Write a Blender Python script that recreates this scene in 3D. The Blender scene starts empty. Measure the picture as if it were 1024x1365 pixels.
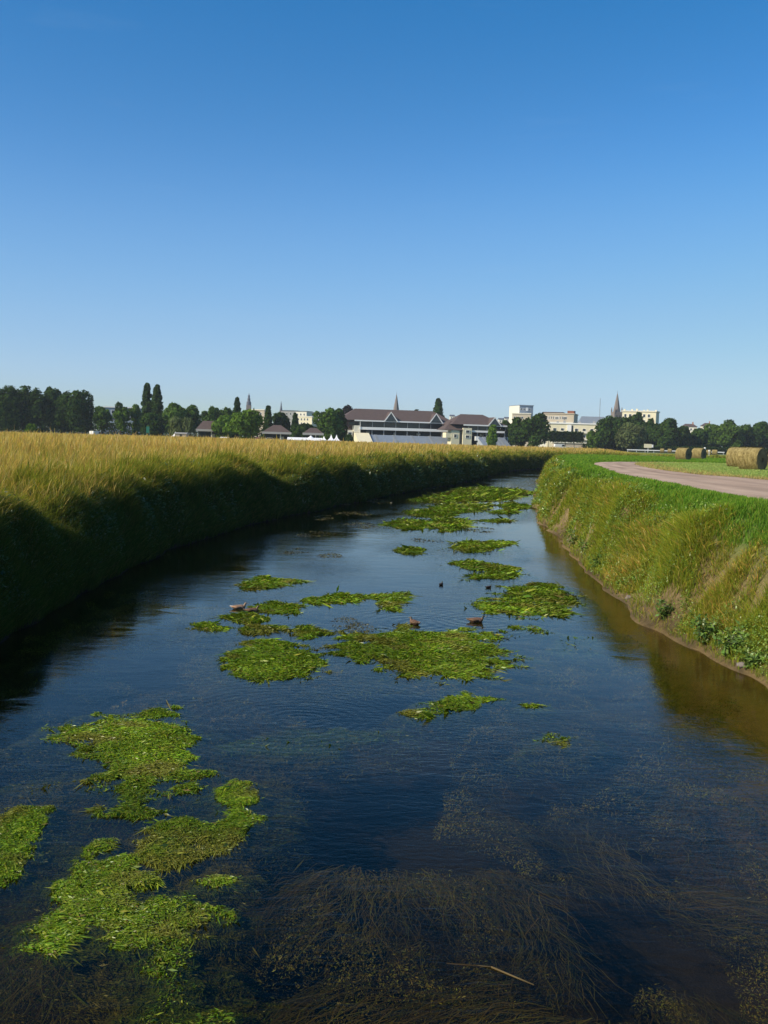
import bpy, bmesh, math, random
import numpy as np
from mathutils import Matrix, Vector

random.seed(7)
rng = np.random.default_rng(11)
C = bpy.context.scene.collection
SC = bpy.context.scene

# ------------------------------------------------------------------ camera geometry
F = 1300.0                      # focal length in photo pixels
CX, CY = 512.0, 682.5
CAMZ = 3.8
MZ = 2.6                        # meadow level above the water (water is z = 0)
ROLL = math.radians(1.6)
PITCH = math.atan(93.7 * math.cos(ROLL) / F)
FW = Vector((0, math.cos(PITCH), -math.sin(PITCH)))
U0 = Vector((0, math.sin(PITCH), math.cos(PITCH)))
R0 = Vector((1, 0, 0))
RV = R0 * math.cos(ROLL) + U0 * math.sin(ROLL)
UV = U0 * math.cos(ROLL) - R0 * math.sin(ROLL)

def ray(px, py):
    return FW + RV * ((px - CX) / F) - UV * ((py - CY) / F)

def on_z(px, py, z=0.0):
    d = ray(px, py)
    t = (z - CAMZ) / d.z
    return (d.x * t, d.y * t)

def at_y(px, py, Y):
    d = ray(px, py)
    t = Y / d.y
    return Vector((d.x * t, Y, CAMZ + d.z * t))

def hz(px):
    return 588.8 + (px - 512) * math.tan(ROLL)

# ------------------------------------------------------------------ small helpers
def tag(o, label=None, cat=None, group=None, kind=None):
    if label: o['label'] = label
    if cat: o['category'] = cat
    if group: o['group'] = group
    if kind: o['kind'] = kind
    return o

def empty(name, loc, rz=0.0):
    o = bpy.data.objects.new(name, None)
    o.location = loc
    o.rotation_euler = (0, 0, rz)
    C.objects.link(o)
    return o

def link_mesh(name, me, mat, parent=None, smooth=False):
    if mat: me.materials.append(mat)
    o = bpy.data.objects.new(name, me)
    C.objects.link(o)
    if parent: o.parent = parent
    if smooth:
        me.polygons.foreach_set('use_smooth', np.ones(len(me.polygons), dtype=bool))
    return o

def np_mesh(name, V, Fc, mat, parent=None, col=None, smooth=False):
    """V (n,3), Fc (m,k) with constant k, col (n,3) optional point colours"""
    V = np.asarray(V, dtype=np.float32); Fc = np.asarray(Fc, dtype=np.int32)
    me = bpy.data.meshes.new(name)
    k = Fc.shape[1]
    me.vertices.add(len(V)); me.vertices.foreach_set('co', V.ravel())
    me.loops.add(Fc.size); me.loops.foreach_set('vertex_index', Fc.ravel())
    me.polygons.add(len(Fc))
    me.polygons.foreach_set('loop_start', np.arange(0, Fc.size, k, dtype=np.int32))
    me.update(calc_edges=True)
    if col is not None:
        a = me.color_attributes.new('Col', 'FLOAT_COLOR', 'POINT')
        c4 = np.ones((len(V), 4), dtype=np.float32); c4[:, :3] = np.clip(col, 0.003, 0.9)
        a.data.foreach_set('color', c4.ravel())
    return link_mesh(name, me, mat, parent, smooth)

class MB:
    """collects boxes, prisms and tubes for ONE mesh object"""
    def __init__(s): s.v = []; s.f = []
    def box(s, x0, x1, y0, y1, z0, z1):
        b = len(s.v)
        s.v += [(x0,y0,z0),(x1,y0,z0),(x1,y1,z0),(x0,y1,z0),(x0,y0,z1),(x1,y0,z1),(x1,y1,z1),(x0,y1,z1)]
        s.f += [tuple(b+i for i in q) for q in ((3,2,1,0),(4,5,6,7),(0,1,5,4),(1,2,6,5),(2,3,7,6),(3,0,4,7))]
        return s
    def poly(s, pts, faces):
        b = len(s.v); s.v += [tuple(p) for p in pts]
        s.f += [tuple(b+i for i in q) for q in faces]
        return s
    def prism(s, prof, y0, y1, axis='y'):
        """closed profile in (a,z) swept along the other horizontal axis"""
        b = len(s.v); n = len(prof)
        for y in (y0, y1):
            for a, z in prof: s.v.append((a, y, z) if axis == 'y' else (y, a, z))
        s.f.append(tuple(b+i for i in range(n))); s.f.append(tuple(b+n+i for i in reversed(range(n))))
        for i in range(n):
            j = (i+1) % n
            s.f.append((b+j, b+i, b+n+i, b+n+j))
        return s
    def tube(s, p, q, r0, r1=None, n=8):
        r1 = r0 if r1 is None else r1
        p = Vector(p); q = Vector(q); d = (q-p).normalized()
        a = d.orthogonal().normalized(); c = d.cross(a)
        b = len(s.v)
        for (o, r) in ((p, r0), (q, r1)):
            for i in range(n):
                t = 2*math.pi*i/n
                s.v.append(tuple(o + a*(r*math.cos(t)) + c*(r*math.sin(t))))
        for i in range(n):
            j = (i+1) % n
            s.f.append((b+i, b+j, b+n+j, b+n+i))
        s.f.append(tuple(b+i for i in reversed(range(n)))); s.f.append(tuple(b+n+i for i in range(n)))
        return s
    def lathe(s, prof, n=12, cx=0, cy=0):
        b = len(s.v)
        for r, z in prof:
            for i in range(n):
                t = 2*math.pi*i/n
                s.v.append((cx + r*math.cos(t), cy + r*math.sin(t), z))
        for k in range(len(prof)-1):
            for i in range(n):
                j = (i+1) % n
                s.f.append((b+k*n+i, b+k*n+j, b+(k+1)*n+j, b+(k+1)*n+i))
        s.f.append(tuple(b+i for i in reversed(range(n))))
        s.f.append(tuple(b+(len(prof)-1)*n+i for i in range(n)))
        return s
    def build(s, name, mat, parent=None, smooth=False):
        me = bpy.data.meshes.new(name); me.from_pydata(s.v, [], s.f)
        bm = bmesh.new(); bm.from_mesh(me); bmesh.ops.recalc_face_normals(bm, faces=bm.faces); bm.to_mesh(me); bm.free()
        return link_mesh(name, me, mat, parent, smooth)

# lattice value noise ------------------------------------------------------------
_T = rng.random((256, 256))
def vnoise(x, y, s=1.0, o=0):
    x = np.asarray(x, float)*s + 37.3*o; y = np.asarray(y, float)*s + 91.7*o
    xi = np.floor(x).astype(int); yi = np.floor(y).astype(int)
    fx = x-xi; fy = y-yi
    fx = fx*fx*(3-2*fx); fy = fy*fy*(3-2*fy)
    g = lambda a, b: _T[a & 255, b & 255]
    return (g(xi,yi)*(1-fx)+g(xi+1,yi)*fx)*(1-fy) + (g(xi,yi+1)*(1-fx)+g(xi+1,yi+1)*fx)*fy
def fbm(x, y, s=1.0, o=0, n=3):
    r = 0; a = 0.5; t = 0
    for i in range(n):
        r = r + a*vnoise(x, y, s*2**i, o+i); t += a; a *= 0.5
    return r/t
def sstep(a, b, x):
    t = np.clip((np.asarray(x, float)-a)/(b-a), 0, 1)
    return t*t*(3-2*t)

# ------------------------------------------------------------------ materials
def new_mat(name):
    m = bpy.data.materials.new(name); m.use_nodes = True
    nt = m.node_tree; nt.nodes.clear()
    out = nt.nodes.new('ShaderNodeOutputMaterial')
    return m, nt, out

def N(nt, kind, **kw):
    n = nt.nodes.new(kind)
    for k, v in kw.items():
        if k.startswith('_'): setattr(n, k[1:], v)
        else: n.inputs[k.replace('__', ' ')].default_value = v
    return n

def solid(name, c, rough=0.8, var=0.12, scale=0.6, spec=0.3, streak=False, metallic=0.0):
    """painted or plastered surface with uneven dirt"""
    m, nt, out = new_mat(name); L = nt.links.new
    tc = N(nt, 'ShaderNodeTexCoord')
    mp = N(nt, 'ShaderNodeMapping')
    mp.inputs['Scale'].default_value = (1, 1, 0.25 if streak else 1)
    L(tc.outputs['Object'], mp.inputs['Vector'])
    n = N(nt, 'ShaderNodeTexNoise', Scale=scale, Detail=6.0, Roughness=0.65)
    L(mp.outputs[0], n.inputs['Vector'])
    mx = N(nt, 'ShaderNodeMix', _data_type='RGBA')
    mx.inputs['A'].default_value = (*[v*(1-var*1.6) for v in c], 1)
    mx.inputs['B'].default_value = (*[min(0.85, v*(1+var)) for v in c], 1)
    L(n.outputs['Fac'], mx.inputs['Factor'])
    b = N(nt, 'ShaderNodeBsdfPrincipled', Roughness=rough)
    b.inputs['Specular IOR Level'].default_value = spec
    b.inputs['Metallic'].default_value = metallic
    L(mx.outputs['Result'], b.inputs['Base Color']); L(b.outputs[0], out.inputs['Surface'])
    return m

def leafy(name, trans=0.3, gloss=0.0):
    """leaf or blade coloured by its own point colour"""
    m, nt, out = new_mat(name); L = nt.links.new
    a = N(nt, 'ShaderNodeAttribute', _attribute_name='Col')
    d = N(nt, 'ShaderNodeBsdfDiffuse', Roughness=0.5)
    t = N(nt, 'ShaderNodeBsdfTranslucent')
    L(a.outputs['Color'], d.inputs['Color'])
    g = N(nt, 'ShaderNodeMix', _data_type='RGBA', _blend_type='MULTIPLY')
    g.inputs['Factor'].default_value = 1.0
    g.inputs['B'].default_value = (1.0, 1.0, 0.55, 1)
    L(a.outputs['Color'], g.inputs['A']); L(g.outputs['Result'], t.inputs['Color'])
    mx = N(nt, 'ShaderNodeMixShader', Fac=trans)
    L(d.outputs[0], mx.inputs[1]); L(t.outputs[0], mx.inputs[2])
    last = mx
    if gloss > 0:
        gl = N(nt, 'ShaderNodeBsdfGlossy', Roughness=0.4)
        gl.inputs['Color'].default_value = (0.9, 0.95, 0.9, 1)
        m2 = N(nt, 'ShaderNodeMixShader', Fac=gloss)
        L(last.outputs[0], m2.inputs[1]); L(gl.outputs[0], m2.inputs[2]); last = m2
    L(last.outputs[0], out.inputs['Surface'])
    return m

M = {}
M['grass'] = leafy('grass_blade', 0.45)
M['leaf'] = leafy('tree_leaf', 0.22)
M['weed'] = leafy('water_weed_leaf', 0.2, 0.03)
M['broad'] = leafy('broad_leaf', 0.2, 0.05)
M['bark'] = solid('bark', (0.09, 0.07, 0.05), 0.95, 0.3, 3)
M['cream'] = solid('cream_render', (0.72, 0.66, 0.47), 0.85, 0.08, 0.3, streak=True)
M['cream_pale'] = solid('pale_cream_render', (0.76, 0.72, 0.60), 0.85, 0.08, 0.3, streak=True)
M['stone'] = solid('pale_stone', (0.50, 0.43, 0.33), 0.9, 0.12, 0.4, streak=True)
M['white'] = solid('white_paint', (0.80, 0.80, 0.78), 0.6, 0.05, 0.5)
M['canvas'] = solid('white_canvas', (0.82, 0.82, 0.82), 0.7, 0.04, 0.5)
M['grey'] = solid('grey_concrete', (0.34, 0.34, 0.33), 0.9, 0.12, 0.5, streak=True)
M['zinc'] = solid('zinc_roof', (0.20, 0.23, 0.27), 0.5, 0.1, 0.4)
M['slate'] = solid('slate_roof', (0.10, 0.11, 0.14), 0.7, 0.15, 0.5)
M['tile'] = solid('brown_roof_tile', (0.098, 0.070, 0.062), 0.85, 0.18, 0.8)
M['tile_red'] = solid('red_roof_tile', (0.26, 0.10, 0.06), 0.85, 0.18, 0.8)
M['dark_wall'] = solid('dark_timber_wall', (0.035, 0.045, 0.04), 0.8, 0.2, 0.5)
M['glass'] = solid('window_glass', (0.03, 0.04, 0.05), 0.12, 0.1, 0.5, spec=0.6)
M['seat'] = solid('blue_grey_seat', (0.36, 0.40, 0.46), 0.6, 0.2, 1.2)
M['bluewall'] = solid('blue_grey_wall_and_shade', (0.26, 0.31, 0.38), 0.6, 0.08, 0.4)  # also paints the shaded front of the tower block
M['spire_stone'] = solid('weathered_stone', (0.20, 0.17, 0.155), 0.9, 0.15, 0.2, streak=True)
M['metal'] = solid('galvanised_metal', (0.30, 0.31, 0.32), 0.5, 0.1, 1, metallic=0.4)
M['green_paint'] = solid('green_paint', (0.03, 0.20, 0.14), 0.5, 0.1, 1)
M['red_paint'] = solid('red_car_paint', (0.35, 0.04, 0.03), 0.3, 0.05, 1, spec=0.5)
M['tyre'] = solid('tyre_rubber', (0.02, 0.02, 0.02), 0.9, 0.1, 3)
M['brick'] = solid('orange_brick', (0.38, 0.17, 0.10), 0.9, 0.2, 2)

def straw_mat(name, c0, c1, spiral=False):
    m, nt, out = new_mat(name); L = nt.links.new
    tc = N(nt, 'ShaderNodeTexCoord')
    mp = N(nt, 'ShaderNodeMapping')
    mp.inputs['Scale'].default_value = (26, 7, 7) if not spiral else (12, 12, 12)
    L(tc.outputs['Object'], mp.inputs['Vector'])
    n1 = N(nt, 'ShaderNodeTexNoise', Scale=1.4, Detail=7.0, Roughness=0.75)
    L(mp.outputs[0], n1.inputs['Vector'])
    n2 = N(nt, 'ShaderNodeTexNoise', Scale=2.2, Detail=4.0)
    L(tc.outputs['Object'], n2.inputs['Vector'])
    add = N(nt, 'ShaderNodeMath', _operation='MULTIPLY_ADD')
    L(n1.outputs['Fac'], add.inputs[0]); add.inputs[1].default_value = 0.75; L(n2.outputs['Fac'], add.inputs[2])
    rp = N(nt, 'ShaderNodeValToRGB')
    rp.color_ramp.elements[0].position = 0.60; rp.color_ramp.elements[0].color = (*c0, 1)
    rp.color_ramp.elements[1].position = 1.05; rp.color_ramp.elements[1].color = (*c1, 1)
    L(add.outputs[0], rp.inputs[0])
    bp = N(nt, 'ShaderNodeBump', Strength=0.9, Distance=0.04)
    L(n1.outputs['Fac'], bp.inputs['Height'])
    b = N(nt, 'ShaderNodeBsdfPrincipled', Roughness=0.95)
    L(rp.outputs[0], b.inputs['Base Color']); L(bp.outputs[0], b.inputs['Normal'])
    L(b.outputs[0], out.inputs['Surface'])
    return m
M['straw'] = straw_mat('baled_straw', (0.15, 0.115, 0.038), (0.36, 0.285, 0.115))
M['straw_end'] = straw_mat('baled_straw_end', (0.10, 0.065, 0.03), (0.25, 0.17, 0.085), True)

# ------------------------------------------------------------------ river outline
def catmull(P, step=1.2):
    P = [np.array(p, float) for p in P]
    out = []
    for i in range(len(P)-1):
        p0 = P[max(i-1, 0)]; p1 = P[i]; p2 = P[i+1]; p3 = P[min(i+2, len(P)-1)]
        n = max(2, int(min(24, np.linalg.norm(p2-p1)/step)))
        for k in range(n):
            t = k/n
            out.append(0.5*((2*p1)+(-p0+p2)*t+(2*p0-5*p1+4*p2-p3)*t*t+(-p0+3*p1-3*p2+p3)*t**3))
    out.append(P[-1])
    return np.array(out)

R_PX = [(1024,925),(940,880),(870,845),(800,785),(760,740),(718,690),(715,660),(735,631)]
L_PX = [(0,850),(200,745),(330,702),(500,664),(620,643),(690,627)]
RB = catmull([(6.7,-40),(6.6,-6),(6.4,8)] + [on_z(*p) for p in R_PX] + [(38,160),(65,176),(120,186),(420,190)])
LB = catmull([(-7.5,-40),(-7.4,-4),(-7.2,9)] + [on_z(*p) for p in L_PX] + [(33,172),(60,190),(120,201),(420,206)])

def ragged(P, amp, seed):
    """small bays and bumps along a waterline"""
    P = resample_line(P, 0.6)
    t = np.gradient(P, axis=0); t /= np.linalg.norm(t, axis=1)[:,None]
    s_ = np.arange(len(P))*0.6
    o = (fbm(s_, s_*0, 0.45, seed, 3)-0.5)*2*amp + (vnoise(s_, s_*0, 0.13, seed+5)-0.5)*amp*1.2
    return P + np.stack([-t[:,1], t[:,0]], 1)*o[:,None]
def resample_line(P, step):
    L_ = np.r_[0, np.cumsum(np.hypot(*np.diff(P, axis=0).T))]
    k = P[:,1] < 175; last = L_[k][-1]
    t = np.arange(0, last, step)
    A_ = np.stack([np.interp(t, L_, P[:,0]), np.interp(t, L_, P[:,1])], 1)
    return A_
_rt = RB[RB[:,1] >= 168]; _lt = LB[LB[:,1] >= 172]
_ra = ragged(RB, 0.42, 101); _la = ragged(LB, 0.45, 111)
_ra = _ra[_ra[:,1] < 164]; _la = _la[_la[:,1] < 168]
_rt = _rt[_rt[:,0] > _ra[-1,0]+1]; _lt = _lt[_lt[:,0] > _la[-1,0]+1]
RB = np.vstack([_ra, _rt]); LB = np.vstack([_la, _lt])

def sdist(P, x, y):
    """signed distance to polyline, positive on its left-hand side"""
    x = np.asarray(x, float).ravel(); y = np.asarray(y, float).ravel()
    a = P[:-1]; d = P[1:]-a; l2 = (d**2).sum(1)
    res = np.empty(len(x))
    a = a.astype(np.float32); d = d.astype(np.float32); l2 = l2.astype(np.float32)
    for s in range(0, len(x), 20000):
        X = x[s:s+20000, None].astype(np.float32); Y = y[s:s+20000, None].astype(np.float32)
        rx = X-a[:,0]; ry = Y-a[:,1]
        t = np.clip((rx*d[:,0]+ry*d[:,1])/l2, 0, 1)
        ex = rx-t*d[:,0]; ey = ry-t*d[:,1]
        q = ex*ex+ey*ey
        k = q.argmin(1); i = np.arange(len(k))
        sg = np.sign(d[k,0]*ry[i,k]-d[k,1]*rx[i,k])
        res[s:s+20000] = np.sqrt(q[i,k])*np.where(sg == 0, 1, sg)
    return res

LP_D = [0,0.2,0.5,0.85,1.3,2.2,4.0,7.0,9.0]; LP_Z = [0,0.45,1.1,1.52,1.76,2.05,2.38,2.6,2.62]
RP_D = [0,0.30,0.55,0.9,1.3,1.8,2.4]; RP_Z = [0,0.16,0.55,1.35,1.95,2.38,2.6]
def ground(x, y, full=False):
    x = np.asarray(x, float); sh = x.shape
    x = x.ravel(); y = np.asarray(y, float).ravel()
    dl = sdist(LB, x, y); dr = -sdist(RB, x, y)
    wob = (fbm(x, y, 0.55, 3)-0.5)*0.9
    dlw = np.where(dl > 0, np.maximum(dl + wob*np.clip(dl, 0, 1), 0.0), dl)
    wob2 = (fbm(x, y, 0.38, 14, 3)-0.5)*1.7
    drw = np.where(dr > 0, np.maximum(dr + wob2*np.clip(dr, 0, 1)*np.clip(3-dr, 0, 1), 0.0), dr)
    dlw = dlw + np.where(dl > 0, (fbm(x, y, 0.26, 13, 3)-0.5)*4.2*sstep(0.5, 1.6, dl)*(1-sstep(6, 10, dl)), 0)
    zl = np.interp(np.maximum(dlw, 0), LP_D, LP_Z) + (fbm(x, y, 0.12, 5)-0.5)*0.25*sstep(2, 8, dl)
    zr = np.interp(drw, RP_D, RP_Z)
    md = np.minimum(np.maximum(-dl, 0), np.maximum(-dr, 0))
    dep = np.minimum(0.95, np.where(-dr < -dl, 0.34*md, 0.6*md)) + 0.02
    zb = -dep + (fbm(x, y, 0.7, 9)-0.5)*0.22*sstep(0.3, 2, md)
    z = np.where(dl > 0, zl, np.where(dr > 0, zr, zb))
    if full: return z.reshape(sh), dl.reshape(sh), dr.reshape(sh)
    return z.reshape(sh)

# ------------------------------------------------------------------ path outline on the right meadow
PL = [on_z(px, py, MZ) for px, py in ((1024,671),(970,661.5),(899,648),(827,634),(806,626),(788,617.4))]
PR = [on_z(px, py, MZ) for px, py in ((1024,640),(923,631.7),(863,623.4),(849,617.4))]
a = PL[-1]; b_ = PR[-1]
PL = catmull([(10.2,-40),(10.0,2),(9.7,14)] + PL + [(a[0]+5,a[1]+11),(a[0]+17,a[1]+20),(a[0]+60,a[1]+28),(a[0]+250,a[1]+30)])
PR = catmull([(17.0,-40),(16.9,2),(16.8,20)] + PR + [(b_[0]+4,b_[1]+7),(b_[0]+15,b_[1]+13),(b_[0]+60,b_[1]+20),(b_[0]+250,b_[1]+22)])

# ------------------------------------------------------------------ terrain: one sheet to the horizon
def axis(parts):
    return np.unique(np.round(np.concatenate(parts), 4))
geo = lambda a, b, n: a*np.power(b/a, np.linspace(0, 1, n))
xs = axis([-geo(16, 1500, 30), np.arange(-16, 18, 0.25), np.arange(18, 75, 0.7), geo(75, 1500, 28)])
ys = axis([np.array([-40, -30, -20, -12]), np.arange(-6, 14, 1.0), np.arange(14, 72, 0.33), np.arange(72, 225, 0.8), geo(225, 1500, 24)])
GX, GY = np.meshgrid(xs, ys)
GZ, GDL, GDR = ground(GX, GY, True)
nx, ny = len(xs), len(ys)
idx = np.arange(nx*ny).reshape(ny, nx)
TF = np.stack([idx[:-1,:-1], idx[:-1,1:], idx[1:,1:], idx[1:,:-1]], -1).reshape(-1, 4)
x = GX.ravel(); y = GY.ravel(); dl = GDL.ravel(); dr = GDR.ravel()
def mixc(a, b, t): return np.asarray(a)[None,:]*(1-t[:,None]) + np.asarray(b)[None,:]*t[:,None]
def blend(c, a, t): return c*(1-t[:,None]) + np.asarray(a)*t[:,None]
nz = fbm(x, y, 0.9, 1, 4); nz2 = fbm(x, y, 0.13, 2, 3)
col = mixc((0.030,0.024,0.014), (0.060,0.046,0.024), nz)
md_ = np.maximum(-dr, 0)
col = blend(col, (0.20,0.135,0.055), (1-sstep(0.4, 4.2, md_+(nz-0.5)*2.0))*(dr <= 0))                         # river bed silt; tan by the right shore also paints the bank's brown reflection
soil = mixc((0.12,0.085,0.04), (0.34,0.25,0.125), nz)
lm = mixc((0.16,0.15,0.035), (0.34,0.24,0.075), np.clip(nz2*1.2, 0, 1))         # left meadow floor
lawn = mixc((0.22,0.29,0.07), (0.37,0.42,0.14), np.clip(nz*0.5+nz2*0.6, 0, 1))
pr_d = -sdist(PR, x, y)                                                          # distance right of the far path edge
lawn = blend(lawn, (0.50,0.38,0.17), np.clip(sstep(-1, 0.1, pr_d)*(1-sstep(1.2, 4.0, pr_d+(nz-0.5)*3)), 0, 1))
stripe = (np.sin(pr_d*2.2+nz2*3) > 0.55)*sstep(3, 6, pr_d)*(nz*0.7)
lawn = blend(lawn, (0.30,0.28,0.10), np.clip(stripe, 0, 1)*0.6)
verge = mixc((0.06,0.12,0.02), (0.10,0.16,0.03), nz)
lawn = np.where((pr_d < 0)[:,None], verge, lawn)
bank_l = blend(soil*np.array([0.10,0.085,0.06]), (0.05,0.07,0.02), sstep(0.2, 1.0, dl))  # left bank soil darkened in colour to deepen the shade at its foot
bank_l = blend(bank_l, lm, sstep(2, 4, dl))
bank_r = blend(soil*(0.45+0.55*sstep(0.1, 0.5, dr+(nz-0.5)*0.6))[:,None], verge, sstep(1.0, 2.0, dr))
bank_r = np.where((dr > 2.6)[:,None], lawn, bank_r)
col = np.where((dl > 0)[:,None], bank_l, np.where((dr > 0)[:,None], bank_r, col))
fr_ = sstep(0.23, 0.27, x/np.maximum(y, 1))*(x > 0)*(dl > 0)
col = blend(col, (0.16,0.22,0.06), fr_*0.9)
far = sstep(260, 330, y)
col = blend(col, (0.10,0.12,0.035), far*(dr < 0)*(dl > 0)*1.0)

def ground_mat():
    m, nt, out = new_mat('earth_and_turf'); L = nt.links.new
    a = N(nt, 'ShaderNodeAttribute', _attribute_name='Col')
    tc = N(nt, 'ShaderNodeTexCoord')
    n1 = N(nt, 'ShaderNodeTexNoise', Scale=6.0, Detail=8.0, Roughness=0.75)
    n2 = N(nt, 'ShaderNodeTexNoise', Scale=45.0, Detail=4.0, Roughness=0.7)
    L(tc.outputs['Object'], n1.inputs['Vector']); L(tc.outputs['Object'], n2.inputs['Vector'])
    ad = N(nt, 'ShaderNodeMath', _operation='ADD'); L(n1.outputs['Fac'], ad.inputs[0]); L(n2.outputs['Fac'], ad.inputs[1])
    mr = N(nt, 'ShaderNodeMapRange'); mr.inputs['From Min'].default_value = 0.7; mr.inputs['From Max'].default_value = 1.3
    mr.inputs['To Min'].default_value = 0.6; mr.inputs['To Max'].default_value = 1.4
    L(ad.outputs[0], mr.inputs['Value'])
    mu = N(nt, 'ShaderNodeVectorMath', _operation='SCALE')
    L(a.outputs['Color'], mu.inputs[0]); L(mr.outputs[0], mu.inputs['Scale'])
    bp = N(nt, 'ShaderNodeBump', Strength=0.8, Distance=0.05)
    L(ad.outputs[0], bp.inputs['Height'])
    b = N(nt, 'ShaderNodeBsdfPrincipled', Roughness=0.95); b.inputs['Specular IOR Level'].default_value = 0.15
    L(mu.outputs[0], b.inputs['Base Color']); L(bp.outputs[0], b.inputs['Normal']); L(b.outputs[0], out.inputs['Surface'])
    return m
terrain = np_mesh('ground', np.stack([x, y, GZ.ravel()], 1), TF, ground_mat(), col=col, smooth=True)
tag(terrain, 'grassy meadow ground with the river channel cut through it', 'ground', kind='structure')

# ------------------------------------------------------------------ path
def path_mat():
    m, nt, out = new_mat('pink_gravel'); L = nt.links.new
    tc = N(nt, 'ShaderNodeTexCoord')
    n1 = N(nt, 'ShaderNodeTexNoise', Scale=0.35, Detail=7.0, Roughness=0.65)
    n2 = N(nt, 'ShaderNodeTexNoise', Scale=60.0, Detail=3.0)
    mp = N(nt, 'ShaderNodeMapping'); mp.inputs['Scale'].default_value = (1.6, 0.25, 1); mp.inputs['Rotation'].default_value = (0, 0, -0.15)
    L(tc.outputs['Object'], mp.inputs['Vector']); L(mp.outputs[0], n1.inputs['Vector']); L(tc.outputs['Object'], n2.inputs['Vector'])
    r = N(nt, 'ShaderNodeValToRGB')
    r.color_ramp.elements[0].position = 0.32; r.color_ramp.elements[0].color = (0.31, 0.215, 0.155, 1)
    r.color_ramp.elements[1].position = 0.70; r.color_ramp.elements[1].color = (0.54, 0.40, 0.30, 1)
    L(n1.outputs['Fac'], r.inputs[0])
    mr = N(nt, 'ShaderNodeMapRange'); mr.inputs['To Min'].default_value = 0.7; mr.inputs['To Max'].default_value = 1.3
    L(n2.outputs['Fac'], mr.inputs['Value'])
    mu = N(nt, 'ShaderNodeVectorMath', _operation='SCALE'); at_ = N(nt, 'ShaderNodeAttribute', _attribute_name='Col'); m0 = N(nt, 'ShaderNodeVectorMath', _operation='MULTIPLY'); L(r.outputs[0], m0.inputs[0]); L(at_.outputs['Color'], m0.inputs[1])
    m1_ = N(nt, 'ShaderNodeVectorMath', _operation='SCALE'); m1_.inputs['Scale'].default_value = 1/0.6; L(m0.outputs[0], m1_.inputs[0])
    L(m1_.outputs[0], mu.inputs[0]); L(mr.outputs[0], mu.inputs['Scale'])
    bp = N(nt, 'ShaderNodeBump', Strength=0.6, Distance=0.02); L(n2.outputs['Fac'], bp.inputs['Height'])
    b = N(nt, 'ShaderNodeBsdfPrincipled', Roughness=0.95); b.inputs['Specular IOR Level'].default_value = 0.1
    L(mu.outputs[0], b.inputs['Base Color']); L(bp.outputs[0], b.inputs['Normal']); L(b.outputs[0], out.inputs['Surface'])
    return m
def resample(P, n, y1=None):
    s = np.r_[0, np.cumsum(np.hypot(*np.diff(P, axis=0).T))]
    t = np.linspace(0, s[-1], n)
    return np.stack([np.interp(t, s, P[:,0]), np.interp(t, s, P[:,1])], 1)
n = 400
A = resample(PL, n); B = resample(PR, n)
A = A + ((vnoise(A[:,0], A[:,1], 0.6, 4)-0.5)*0.7)[:,None]*np.array([1, 0]); B = B + ((vnoise(B[:,0], B[:,1], 0.5, 6)-0.5)*0.9)[:,None]*np.array([1, 0])
W = 25
V = np.zeros((n, W, 3))
for j in range(W):
    t = j/(W-1)
    V[:,j,:2] = A*(1-t)+B*t
    V[:,j,2] = MZ + 0.012 + 0.03*(1-(2*t-1)**2)
ii = np.arange(n*W).reshape(n, W)
tt = np.linspace(0, 1, W); rut = 1-0.20*(np.exp(-((tt-0.30)/0.05)**2)+np.exp(-((tt-0.58)/0.06)**2))+0.06*np.exp(-((tt-0.45)/0.06)**2)-0.25*np.exp(-(tt/0.05)**2)-0.18*np.exp(-((1-tt)/0.06)**2)
pn = fbm(V[:,:,0], V[:,:,1], 0.5, 97, 3)
pc = (rut[None]*(0.82+0.36*pn))[:,:,None]*np.ones(3)*0.6
path = np_mesh('path', V.reshape(-1,3), np.stack([ii[:-1,:-1], ii[:-1,1:], ii[1:,1:], ii[1:,:-1]], -1).reshape(-1,4), path_mat(), smooth=True, col=pc.reshape(-1,3))
tag(path, 'pinkish gravel track curving along the right bank', 'path', kind='structure')

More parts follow.
